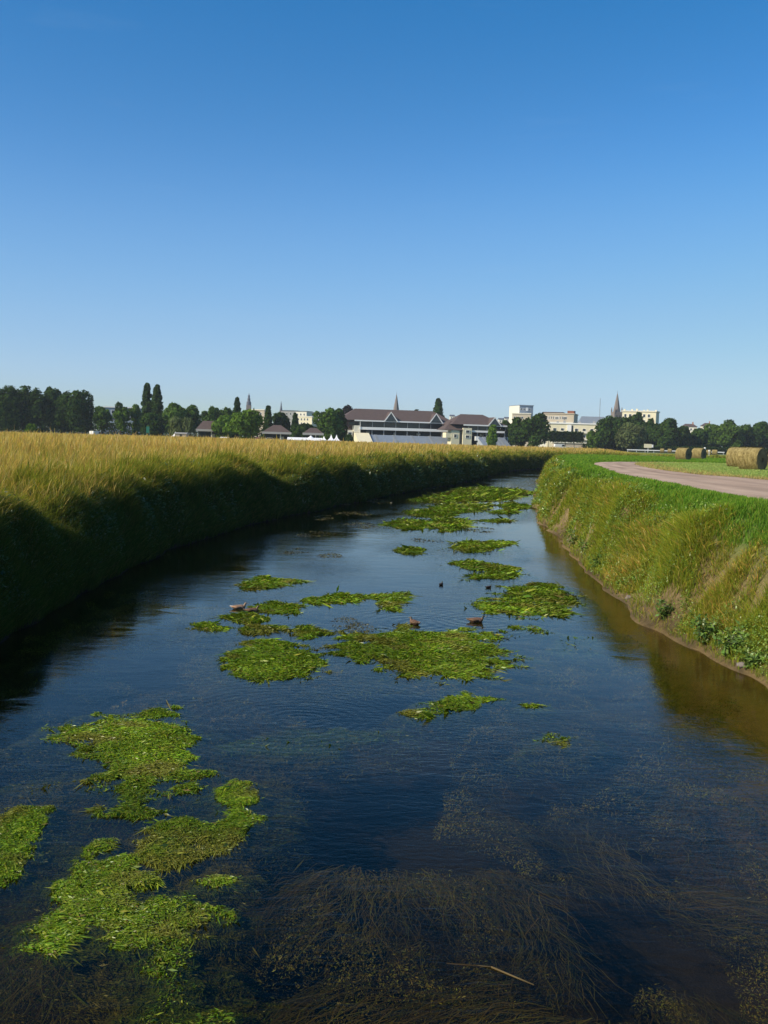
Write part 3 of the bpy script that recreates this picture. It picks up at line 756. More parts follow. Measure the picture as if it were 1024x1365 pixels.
def drowned(n, seed, lo_, thr):
    x = rng.uniform(-7.0, 6.2, n); y = 5.2*np.power(24/5.2, rng.random(n))
    mk = fbm(x, y*0.55, 0.5, 80+seed, 3); fine = fbm(x, y, 2.0, 81+seed, 3)
    z = ground(x, y)
    thr = thr-0.05*sstep(8, 12, y)
    k = (mk > thr) & (fine > 0.36) & (z < -0.2) & (np.abs(x/y) < 0.5); x, y, mk, fine, z = x[k], y[k], mk[k], fine[k], z[k]; n = len(x)
    thr = thr[k]; m_ = sstep(0.0, 0.2, mk-thr)
    zz = np.maximum(z+0.03, lo_ + (-0.10-lo_)*m_*np.clip(fine*1.8-0.2, 0, 1)) + rng.normal(0, 0.03, n)
    zz = np.minimum(zz, -0.05)
    sz = np.maximum(0.017, y*0.0022)*rng.uniform(0.5, 1.6, n)
    c = pick(n, [(0.14,0.115,0.035),(0.18,0.155,0.04),(0.12,0.14,0.028),(0.21,0.23,0.045)], [0.35,0.3,0.2,0.15])*(0.35+1.4*sstep(0.40, 0.68, fine))[:,None]
    return leaves(np.stack([x, y, zz], 1), rng.normal(0.2, 0.5, n), rng.normal(-1.5, 0.9, n), sz*1.5, sz*0.42, c)
g = drowned(600000, 0, -0.50, 0.43)
o = np_mesh('submerged_weed', *g[:2], M['weed'], col=g[2])
tag(o, 'fuzzy olive brown clumps of weed under the near water', 'water weed', kind='stuff')
x = rng.uniform(-6.5, 6.0, 45000); y = 5.2*np.power(26/5.2, rng.random(45000))
mk = fbm(x, y*0.6, 0.45, 80, 3); fine = fbm(x, y, 1.6, 81, 3)
z, dl, dr = ground(x, y, True)
k = (mk > 0.42) & (fine > 0.36) & (z < -0.25) & (np.abs((x)/y) < 0.5); x, y, mk, fine, z = x[k], y[k], mk[k], fine[k], z[k]; n = len(x)
zz = -0.50 + 0.50*sstep(0.42, 0.62, mk)*fine*1.7
zz = np.minimum(np.maximum(zz, z+0.05), -0.12)+rng.uniform(-0.05, 0.02, n)
c = pick(n, [(0.11,0.085,0.03),(0.14,0.11,0.035),(0.09,0.10,0.025),(0.16,0.15,0.04)], [0.35,0.3,0.2,0.15])*(0.6+0.8*sstep(0.4, 0.7, fine))[:,None]
g = strands(n, x, y, zz, rng.uniform(0.25, 0.95, n), rng.uniform(0.005, 0.014, n), c, -1.5+(fbm(x, y, 0.5, 95, 2)-0.5)*2.6+rng.normal(0, 0.18, n))
o = np_mesh('submerged_weed', *g[:2], M['weed'], col=g[2])
tag(o, 'brown trailing weed under the surface of the near water', 'water weed', kind='stuff')

# brown weed scum on the bright far water at the left
pts = [(470,685),(430,690),(452,672),(505,668),(420,712),(480,700),(520,655),(560,650),(395,735),(440,742),(640,706),(500,706),(570,720),(460,830),(480,838)]
VV, FF, CC = [], [], []; off = 0
for px, py in pts:
    cx, cy = on_z(px, py); m_ = 420
    r = np.sqrt(rng.random(m_)); t = rng.random(m_)*6.28
    rx = cy*0.013*rng.uniform(0.6, 1.6); ry = cy*0.035
    x = cx + r*np.cos(t)*rx; y = cy + r*np.sin(t)*ry
    k = fbm(x, y, 1.2, 90, 2) > 0.45; x, y = x[k], y[k]; n = len(x)
    c = pick(n, [(0.10,0.085,0.035),(0.13,0.13,0.03),(0.07,0.06,0.03)], [0.4,0.3,0.3])
    g = leaves(np.stack([x, y, np.full(n, -0.004)+rng.random(n)*0.012], 1), rng.normal(0.0, 0.06, n), rng.normal(-1.5, 0.8, n), np.full(n, max(0.04, cy*0.003)), np.full(n, max(0.012, cy*0.0008)), c)
    VV.append(g[0]); FF.append(g[1]+off); CC.append(g[2]); off += len(g[0])
o = np_mesh('drifting_weed_scraps', np.vstack(VV), np.vstack(FF), M['weed'], col=np.vstack(CC))
tag(o, 'scattered brown weed scraps drifting on the bright water', 'water weed', kind='stuff')

# dead reed stem at the bottom
p0 = on_z(596, 1279); p1 = on_z(655, 1290); p2 = on_z(712, 1313)
mb = MB(); mb.tube((*p0, -0.03), (*p1, 0.006), 0.005, 0.007, 6); mb.tube((*p1, 0.006), (*p2, 0.0), 0.007, 0.006, 6)
o = mb.build('reed_stem', solid('dead_reed', (0.12, 0.085, 0.035), 0.8, 0.2, 8), smooth=True)
tag(o, 'pale dead reed stem lying in the dark water at the bottom', 'stem')
p0 = on_z(222, 935); p1 = on_z(243, 972)
mb = MB(); mb.tube((*p0, 0.02), (*p1, -0.06), 0.006, 0.008, 6)
o = mb.build('reed_stem', solid('wet_reed', (0.20, 0.17, 0.05), 0.8, 0.2, 8), smooth=True)
tag(o, 'thin olive reed stem slanting into the blue water above the hooked weed mat', 'stem')

# ------------------------------------------------------------------ waterside plants on the right bank
def plant(px, py, zb, r, h, nl, label, pale=0.0):
    X, Y = on_z(px, py, zb)
    while -float(sdist(RB, np.array([X]), np.array([Y]))[0]) < 0.22: X += 0.08       # stand on the bank, not in the river
    z0 = float(ground(np.array([X]), np.array([Y]))[0])
    root = empty('waterside_plant', (X, Y, z0-0.02))
    tag(root, label, 'plant', 'leafy plants at the foot of the right bank')
    r *= 0.85; h *= 0.8
    st = MB()
    nst = 7
    tips = []
    for i in range(nst):
        t = random.uniform(0, 6.28); rr = r*random.uniform(0.2, 0.8)
        tip = Vector((rr*math.cos(t), rr*math.sin(t), h*random.uniform(0.6, 1.0)))
        st.tube((0.3*tip.x, 0.3*tip.y, 0), tip, 0.008, 0.004, 5); tips.append(tip)
    st.build('stem', solid('plant_stem', (0.10, 0.13, 0.04), 0.8, 0.2, 6), root, True)
    n = nl
    ti = np.array([tips[i % nst] for i in range(n)]); f = rng.uniform(0.15, 1.0, n)
    P = ti*np.stack([0.3+0.7*f, 0.3+0.7*f, f], 1) + rng.normal(0, r*0.10, (n, 3))
    P[:,2] = np.maximum(P[:,2], 0.02)
    pale *= 0.35
    c = pick(n, [(0.11,0.20,0.035),(0.17,0.27,0.045),(0.07,0.13,0.025),(0.34,0.38,0.20)], [0.4,0.3,0.3-0.25*pale+0.0,0.25*pale])
    g = leaves(P, rng.normal(0.15, 0.5, n), rng.random(n)*6.28, rng.uniform(0.06, 0.17, n), rng.uniform(0.03, 0.07, n), c)
    np_mesh('foliage', g[0], g[1], M['broad'], root, col=g[2])
PLANTS = [
 (742,722,0.3,0.45,0.75,150,'leafy plant leaning out where the right bank narrows far off',0.4),
 (760,738,0.2,0.45,0.7,170,'pale leafed plant overhanging the water at the far end of the right bank',1.0),
 (778,752,0.3,0.4,0.6,150,'dark leafy plant just nearer than the pale overhanging one',0.2),
 (845,815,0.35,0.35,0.55,150,'low leafy plant at the start of the bare soil band',0.3),
 (866,812,0.75,0.4,0.6,190,'upper of the broad leaved plants halfway along the right bank',0.9),
 (884,843,0.3,0.5,0.75,260,'largest dark broad leaved plant at the water edge',0.5),
 (904,838,0.6,0.5,0.8,260,'tall broad leaved plant with pale drooping leaves next to the largest one',1.0),
 (921,866,0.2,0.35,0.45,150,'small plant over a dark hollow at the water edge',0.5),
 (948,868,0.35,0.30,0.35,200,'bright green tuft left of the bare soil patch',0.0),
 (1016,915,0.3,0.35,0.35,170,'green tuft on the bank at the right edge of the photo',0.0),
 (985,900,0.25,0.28,0.25,120,'flat green tuft below the bare soil patch',0.0),
]
for a in PLANTS: plant(*a)

# tall weeds standing up out of the left bank crest
def weed_stalk(px, Y, h, label):
    d = ray(px, hz(px)); X = d.x/d.y*Y
    z0 = float(ground(np.array([X]), np.array([Y]))[0])
    root = empty('flowering_weed', (X, Y, z0-0.02)); tag(root, label, 'wild plant', 'tall weeds on the left bank')
    mb = MB(); mb.tube((0,0,0), (0.06,0.02,h), 0.012, 0.006, 5)
    tops = [Vector((0.06,0.02,h))]
    for i in range(5):
        zz = h*random.uniform(0.45, 0.85); t = random.uniform(0, 6.28)
        tp = Vector((0.06*zz/h+0.22*math.cos(t), 0.22*math.sin(t), zz+0.22)); mb.tube((0.06*zz/h,0.02*zz/h,zz), tp, 0.006, 0.003, 4); tops.append(tp)
    mb.build('stem', M['bark'], root)
    for tp in tops:
        n = 26
        P = np.array(tp)[None] + rng.normal(0, 1, (n,3))*np.array([0.016,0.016,0.006])
        g = leaves(P, rng.normal(0, 0.3, n), rng.random(n)*6.28, rng.uniform(0.04, 0.07, n), rng.uniform(0.03, 0.05, n), pick(n, [(0.44,0.40,0.28),(0.34,0.30,0.16)], [0.5,0.5]))
        np_mesh('flower_head', g[0], g[1], M['broad'], root, col=g[2])
    n = 60; f = rng.uniform(0.05, 0.7, n)
    P = np.stack([0.06*f, 0.02*f, h*f], 1) + rng.normal(0, 0.05, (n,3))*np.array([1,1,0.3])
    g = leaves(P, rng.normal(0.1, 0.5, n), rng.random(n)*6.28, rng.uniform(0.10, 0.24, n), rng.uniform(0.04, 0.08, n), pick(n, [(0.06,0.11,0.025),(0.10,0.15,0.03)], [0.5,0.5]))
    np_mesh('foliage', g[0], g[1], M['broad'], root, col=g[2])
def crest_y(px, dmin):
    Y = 14.0
    d = ray(px, hz(px))
    while Y < 200:
        if float(sdist(LB, np.array([d.x/d.y*Y]), np.array([Y]))[0]) < dmin: return Y-0.4
        Y += 0.4
    return 60.0
for px, dm, h, lab in ((28,1.5,0.9,'pale headed weed on the left bank nearest the left edge of the photo'),
                   (52,1.7,0.8,'curved pale weed beside the nearest one on the left bank'),
                   (150,1.6,0.9,'flowering weed drooping over the shaded left bank'),
                   (205,1.8,0.9,'dark bushy weed where the golden grass dips to the bank'),
                   (250,1.7,0.8,'flowering weed below the pair of poplars on the bank edge'),
                   (310,1.7,0.8,'pale speckled weed on the bank edge below the round green tree')):
    weed_stalk(px, crest_y(px, dm), h, lab)

# stones at the waterline
def stone(px, py, s, label):
    X, Y = on_z(px, py, 0.15)
    while -float(sdist(RB, np.array([X]), np.array([Y]))[0]) < 0.1: X += 0.08
    z0 = float(ground(np.array([X]), np.array([Y]))[0])
    bm = bmesh.new(); bmesh.ops.create_icosphere(bm, subdivisions=2, radius=s)
    for v in bm.verts: v.co *= random.uniform(0.8, 1.15); v.co.z *= 0.6
    me = bpy.data.meshes.new('stone'); bm.to_mesh(me); bm.free()
    o = link_mesh('stone', me, M['stone'] if s < 0.08 else M['spire_stone'], None, True); o.location = (X, Y, z0+s*0.2)
    tag(o, label, 'stone')
stone(998, 874, 0.05, 'small whitish stone on the bare soil of the right bank')
stone(947, 881, 0.10, 'dark stone at the water edge under the bright green tuft')
stone(817, 793, 0.10, 'dark wet stone farther along the right waterline')

# ------------------------------------------------------------------ ducks
def duck(px, py, rz, s, label, cols, group='ducks swimming on the river'):
    X, Y = on_z(px, py)
    root = empty('duck', (X, Y, 0.0), rz); root.scale = (s*0.64, s*0.64, s*0.58)
    tag(root, label, 'duck', group)
    pts = [(-0.29,0,0.11,0.014,0.02),(-0.20,0,0.075,0.05,0.045),(-0.08,0,0.055,0.105,0.10),(0.06,0,0.055,0.112,0.10),(0.17,0,0.075,0.078,0.08),
           (0.205,0,0.14,0.042,0.044),(0.212,0,0.18,0.038,0.038),(0.232,0,0.212,0.048,0.046),(0.275,0,0.205,0.026,0.024)]
    me = bpy.data.meshes.new('t'); me.from_pydata([p[:3] for p in pts], [(i, i+1) for i in range(len(pts)-1)], [])
    t = bpy.data.objects.new('t', me); C.objects.link(t)
    sk = t.modifiers.new('s', 'SKIN'); ss = t.modifiers.new('u', 'SUBSURF'); ss.levels = 2
    for i, p in enumerate(pts):
        me.skin_vertices[0].data[i].radius = p[3:5]
    me.skin_vertices[0].data[3].use_root = True
    dg = bpy.context.evaluated_depsgraph_get()
    m2 = bpy.data.meshes.new_from_object(t.evaluated_get(dg))
    bpy.data.objects.remove(t)
    co = np.empty(len(m2.vertices)*3, np.float32); m2.vertices.foreach_get('co', co); co = co.reshape(-1,3)
    c = np.tile(np.array(cols['body'], float), (len(co),1))
    c *= (0.75+0.5*fbm(co[:,0]*60, co[:,1]*60+co[:,2]*40, 1.0, 3, 2))[:,None]
    c[co[:,0] < -0.2] = cols['tail']; c[(co[:,0] > 0.10) & (co[:,2] < 0.14)] = cols['breast']; c[(co[:,2] > 0.16) & (co[:,0] > 0.15)] = cols['head']
    a = m2.color_attributes.new('Col', 'FLOAT_COLOR', 'POINT'); c4 = np.ones((len(co),4), np.float32); c4[:,:3] = c; a.data.foreach_set('color', c4.ravel())
    m2.materials.clear()
    b = link_mesh('body', m2, M['broad'], root, True)
    for sg in (-1, 1):
        pr = [(-0.24,0.04,0.105),(-0.12,0.085,0.115),(0.02,0.100,0.110),(0.10,0.092,0.085),(0.08,0.108,0.04),(-0.06,0.104,0.035),(-0.18,0.065,0.065)]
        mb = MB(); mb.poly([(q[0], sg*q[1], q[2]) for q in pr] + [(q[0], sg*(q[1]+0.014), q[2]) for q in pr],
                           [tuple(range(7)), tuple(range(13, 6, -1))] + [(i, (i+1) % 7, 7+(i+1) % 7, 7+i) for i in range(7)])
        mb.build('wing', cols['wing'], root, True)
    mb = MB(); mb.poly([(0.285,-0.014,0.207),(0.285,0.014,0.207),(0.33,0.015,0.19),(0.33,-0.015,0.19),(0.28,-0.013,0.19),(0.28,0.013,0.19),(0.33,0.014,0.184),(0.33,-0.014,0.184)],
                       [(0,1,2,3),(7,6,5,4),(0,4,5,1),(1,5,6,2),(2,6,7,3),(3,7,4,0)])
    mb.build('bill', cols['bill'], root)
    return root
M['wing_brown'] = solid('brown_feather', (0.17, 0.10, 0.06), 0.8, 0.4, 18)
M['wing_tan'] = solid('tan_feather', (0.40, 0.24, 0.15), 0.8, 0.3, 18)
M['wing_dark'] = solid('dark_feather', (0.05, 0.04, 0.035), 0.8, 0.3, 18)
M['bill'] = solid('duck_bill', (0.30, 0.20, 0.05), 0.5, 0.1, 9)
tan = dict(body=(0.30,0.20,0.13), tail=(0.60,0.52,0.45), breast=(0.32,0.20,0.13), head=(0.34,0.22,0.14), wing=M['wing_tan'], bill=M['bill'])
brn = dict(body=(0.16,0.09,0.055), tail=(0.12,0.08,0.05), breast=(0.22,0.12,0.07), head=(0.13,0.09,0.06), wing=M['wing_brown'], bill=M['bill'])
drk = dict(body=(0.05,0.04,0.035), tail=(0.04,0.035,0.03), breast=(0.09,0.05,0.04), head=(0.03,0.05,0.04), wing=M['wing_dark'], bill=M['bill'])
duck(318, 811.5, 0.1, 1.05, 'pale tan duck with a light tail, left of a pair touching a weed mat', tan)
duck(335, 815.5, 0.15, 1.0, 'brown duck right of the pale one at the edge of a weed mat', brn)
duck(553, 832, 2.2, 1.0, 'brown duck turned partly away, alone above the widest weed mat', brn)
duck(634, 829, -0.1, 1.1, 'reddish brown duck with a dark head swimming side on in mid river', dict(brn, body=(0.17,0.095,0.06), head=(0.03,0.04,0.035)))
duck(588, 780, 1.2, 0.7, 'small dark duck swimming far out in the bright water', drk)
duck(651, 783.5, 0.6, 0.62, 'tiny dark duck beside the wedge shaped weed mat', drk)

# ------------------------------------------------------------------ hay bales
def make_bale():
    root = empty('hay_bale', (0,0,0))
    tag(root, 'x', 'hay bale', 'round hay bales on the mown field')
    R, Lh, na, nl = 0.78, 0.66, 64, 20
    V = []; Fc = []
    for j in range(nl+1):
        xx = -Lh + 2*Lh*j/nl
        for i in range(na):
            t = 2*math.pi*i/na
            e = 1 - 0.06*(abs(xx)/Lh)**6
            r = R*e*(1+0.025*math.sin(3*t+1)+0.03*(random.random()-0.5)+0.02*math.sin(j*1.7)*math.sin(5*t))
            zz = r*math.sin(t)
            if zz < -R*0.93: zz = -R*0.93
            V.append((xx + (random.random()-0.5)*0.02, r*math.cos(t), zz + R*0.93))
    for j in range(nl):
        for i in range(na):
            k = (i+1) % na
            Fc.append((j*na+i, j*na+k, (j+1)*na+k, (j+1)*na+i))
    me = bpy.data.meshes.new('straw_roll'); me.from_pydata(V, [], Fc)
    link_mesh('straw_roll', me, M['straw'], root, True)
    for sg in (-1, 1):
        V = [(sg*(Lh+0.03), 0, R*0.93)]; Fc = []
        rings = 7
        for q in range(1, rings+1):
            rr = R*0.955*q/rings
            for i in range(na):
                t = 2*math.pi*i/na
                spiral = 0.02*math.sin((q+ i/na)*3.1)+random.uniform(-0.012, 0.012)
                zz = max(rr*math.sin(t), -R*0.915)
                V.append((sg*(Lh+0.03+spiral-0.05*(q/rings)**5), rr*math.cos(t), zz+R*0.93))
        for i in range(na): Fc.append((0, 1+i, 1+(i+1) % na))
        for q in range(rings-1):
            for i in range(na):
                k = (i+1) % na
                Fc.append((1+q*na+i, 1+q*na+k, 1+(q+1)*na+k, 1+(q+1)*na+i))
        me = bpy.data.meshes.new('cut_end'); me.from_pydata(V, [], Fc)
        link_mesh('cut_end', me, M['straw_end'], root, True)
    n = 2600
    t = rng.random(n)*6.28; xx = rng.uniform(-Lh, Lh, n)
    P = np.stack([xx, R*0.99*np.cos(t), np.maximum(R*0.99*np.sin(t), -R*0.9)+R*0.93], 1)
    d = np.stack([rng.normal(0, 0.25, n), -np.sin(t)+0.5*np.cos(t)*rng.random(n), np.cos(t)+0.5*np.sin(t)*rng.random(n)], 1)
    d /= np.linalg.norm(d, axis=1)[:,None]
    ln = rng.uniform(0.06, 0.2, n); s = rng.normal(0, 1, (n,3)); s -= d*(s*d).sum(1)[:,None]; s /= np.linalg.norm(s, axis=1)[:,None]
    V = np.empty((n,4,3)); w = 0.006
    V[:,0] = P-s*w; V[:,1] = P+s*w; V[:,2] = P+d*ln[:,None]+s*w*0.6; V[:,3] = P+d*ln[:,None]-s*w*0.6
    V[:,:,2] = np.maximum(V[:,:,2], 0.005)
    c = pick(n, [(0.36,0.28,0.11),(0.27,0.20,0.075),(0.22,0.17,0.065)], [0.5,0.3,0.2])
    np_mesh('loose_straw', V.reshape(-1,3), (np.arange(n)*4)[:,None]+np.arange(4)[None], M['grass'], root, col=np.repeat(c, 4, axis=0))
    return root
def copy_tree(o, parent=None):
    c = o.copy(); C.objects.link(c)
    if parent: c.parent = parent
    for ch in o.children: copy_tree(ch, c)
    return c
BALES = [ # px, Y, heading, scale, label
 (1004, 63.5, -0.84, 1.0, 'nearest big round hay bale with its dark cut end showing'),
 (986, 72, -0.78, 1.02, 'hay bale half hidden behind the left side of the nearest one'),
 (1041, 70, -0.8, 0.98, 'hay bale cut off by the right edge of the photo'),
 (911.5, 111, -0.80, 0.98, 'left one of two hay bales standing side by side beyond the track'),
 (932, 126, -0.78, 1.02, 'right one of two hay bales standing side by side beyond the track'),
 (968, 188, -0.85, 1.0, 'farther hay bale between the side by side pair and the nearest one'),
 (953, 265, -0.4, 1.0, 'small far hay bale left of the lone farther one'),
 (945, 290, -0.4, 1.0, 'tiny far hay bale peeping out right of the side by side pair'),
 (883, 330, -0.4, 0.95, 'leftmost tiny hay bale in front of the white rail'),
 (893, 330, -0.4, 0.95, 'second tiny hay bale in front of the white rail, next to the pair'),
]
bale = make_bale()
for i, (px, Y, rz, s, lab) in enumerate(BALES):
    o = bale if i == 0 else copy_tree(bale)
    d = ray(px, hz(px)); X = d.x/d.y*Y
    o.location = (X, Y, float(ground(np.array([X]), np.array([Y]))[0])-0.02); o.rotation_euler = (0, 0, rz); o.scale = (s, s, s); o['label'] = lab

# ------------------------------------------------------------------ trees
GREENS = {
 'dark': [(0.0369, 0.0725, 0.0143), (0.0553, 0.0988, 0.0184), (0.0263, 0.0553, 0.0122)],
 'mid': [(0.0697, 0.1318, 0.0192), (0.1008, 0.1705, 0.0264), (0.0543, 0.1008, 0.0168)],
 'bright': [(0.1008, 0.186, 0.0216), (0.1395, 0.2325, 0.03), (0.0775, 0.1395, 0.0192)],
 'pale': [(0.11,0.14,0.05),(0.15,0.18,0.075),(0.08,0.11,0.035)],
 'copper': [(0.030,0.028,0.028),(0.045,0.032,0.034),(0.022,0.026,0.020)],
}
def crown_mesh(h, w, kind, pal, leaf, dens=1.0):
    z0 = {'round': 0.10, 'low': 0.02, 'poplar': 0.06, 'airy': 0.14, 'willow': 0.02, 'cone': 0.05, 'bush': 0.0}[kind]*h
    H = h-z0; R = w/2
    lobes = []
    if kind in ('poplar', 'cone'):
        for i in range(26):
            t = (i+0.5)/26
            rr = R*(math.sin(math.pi*min(1, (t*0.86+0.12)))**0.6 if kind == 'poplar' else (1.05-0.85*t)*min(1, t*6+0.4))
            a = i*2.4
            lobes.append((0.45*rr*math.cos(a), 0.45*rr*math.sin(a), z0+H*t, rr*0.68, H*0.075, 1))
    else:
        nl = {'round': 30, 'low': 30, 'airy': 22, 'willow': 24, 'bush': 14}[kind]
        for i in range(nl):
            while True:
                p = Vector((random.uniform(-1,1), random.uniform(-1,1), random.uniform(-1,1)))
                if 0.25 < p.length < 0.80: break
            lr = random.uniform(0.30, 0.44)
            if kind == 'airy': lr *= 0.78
            shape = 1.0 if p.z < 0 else (1-0.25*p.z)
            lobes.append((p.x*R*shape, p.y*R*shape, z0+H*0.47+p.z*H*0.50, lr*R*1.05, lr*H*0.55, 1))
    per = int(dens*{'airy': 125, 'poplar': 110, 'cone': 110}.get(kind, 170))
    P = []; Nn = []; Cc = []
    pal_ = np.array(GREENS[pal])
    for (cx, cy, cz, r, rz, _) in lobes:
        v = rng.normal(0, 1, (per, 3)); v /= np.linalg.norm(v, axis=1)[:,None]
        v[:,2] = np.where(v[:,2] < -0.5, -v[:,2], v[:,2])
        q = rng.uniform(0.70, 1.12, per)[:,None]
        P.append(np.array([cx,cy,cz]) + v*q*np.array([r,r,rz])); Nn.append(v)
        tone = random.uniform(0.75, 1.25)
        Cc.append(pal_[rng.choice(3, per, p=[0.5,0.28,0.22])]*tone*rng.uniform(0.75, 1.25, (per,1)))
    P = np.vstack(P); Nn = np.vstack(Nn) + rng.normal(0, 0.45, (len(P),3)); Cc = np.vstack(Cc)
    P[:,2] = np.clip(P[:,2], 0.05, h)
    Nn /= np.linalg.norm(Nn, axis=1)[:,None]
    n = len(P)
    a = rng.normal(0, 1, (n,3)); a -= Nn*(a*Nn).sum(1)[:,None]; a /= np.linalg.norm(a, axis=1)[:,None]
    if kind == 'willow':
        a = a*0.4 + np.array([0,0,-1.0]); a -= Nn*(a*Nn).sum(1)[:,None]; a /= np.linalg.norm(a, axis=1)[:,None]+1e-6
    b = np.cross(Nn, a)
    s = leaf*rng.uniform(0.55, 1.35, n)
    l1 = (s*(1.0 if kind != 'willow' else 1.7))[:,None]; l2 = (s*(0.62 if kind != 'willow' else 0.4))[:,None]
    V = np.empty((n,4,3))
    V[:,0] = P-a*l1; V[:,1] = P+b*l2*0.9-a*l1*0.1; V[:,2] = P+a*l1; V[:,3] = P-b*l2-a*l1*-0.15
    V[:,:,2] = np.maximum(V[:,:,2], 0.03)
    return V.reshape(-1,3), (np.arange(n)*4)[:,None]+np.arange(4)[None], np.repeat(Cc, 4, axis=0), lobes, z0

def tree(name, px, top, wpx, D, kind, pal, label, cat='tree', group=None, zbase=None):
    b = at_y(px, hz(px), D); zb = MZ if zbase is None else zbase
    h = at_y(px, top, D).z - zb; w = wpx*D/F
    root = empty(name, (b.x, D, zb), random.uniform(0, 6.28)); tag(root, label, cat, group)
    V, Fc, Cc, lobes, z0 = crown_mesh(h, w, kind, pal, 0.0017*D*(1.0 if kind != 'airy' else 0.8))
    tr = MB(); r = max(0.06, 0.022*h)
    if kind == 'bush': r *= 0.6
    hh = h*(0.9 if kind in ('poplar', 'cone') else 0.62)
    tr.tube((0,0,-0.2), (0.02*h,0,hh*0.5), r, r*0.7, 8); tr.tube((0.02*h,0,hh*0.5), (0.0,0.01*h,hh), r*0.7, r*0.25, 8)
    for i in range(0, len(lobes), 3):
        l = lobes[i]; zz = max(z0*0.8+0.3, min(l[2]*0.65, hh*0.9))
        tr.tube((0.01*h, 0, zz), (l[0]*0.85, l[1]*0.85, max(l[2], 0.3)), r*0.35, r*0.08, 6)
    tr.build('trunk', M['bark'], root)
    np_mesh('crown', V, Fc, M['leaf'], root, col=Cc)

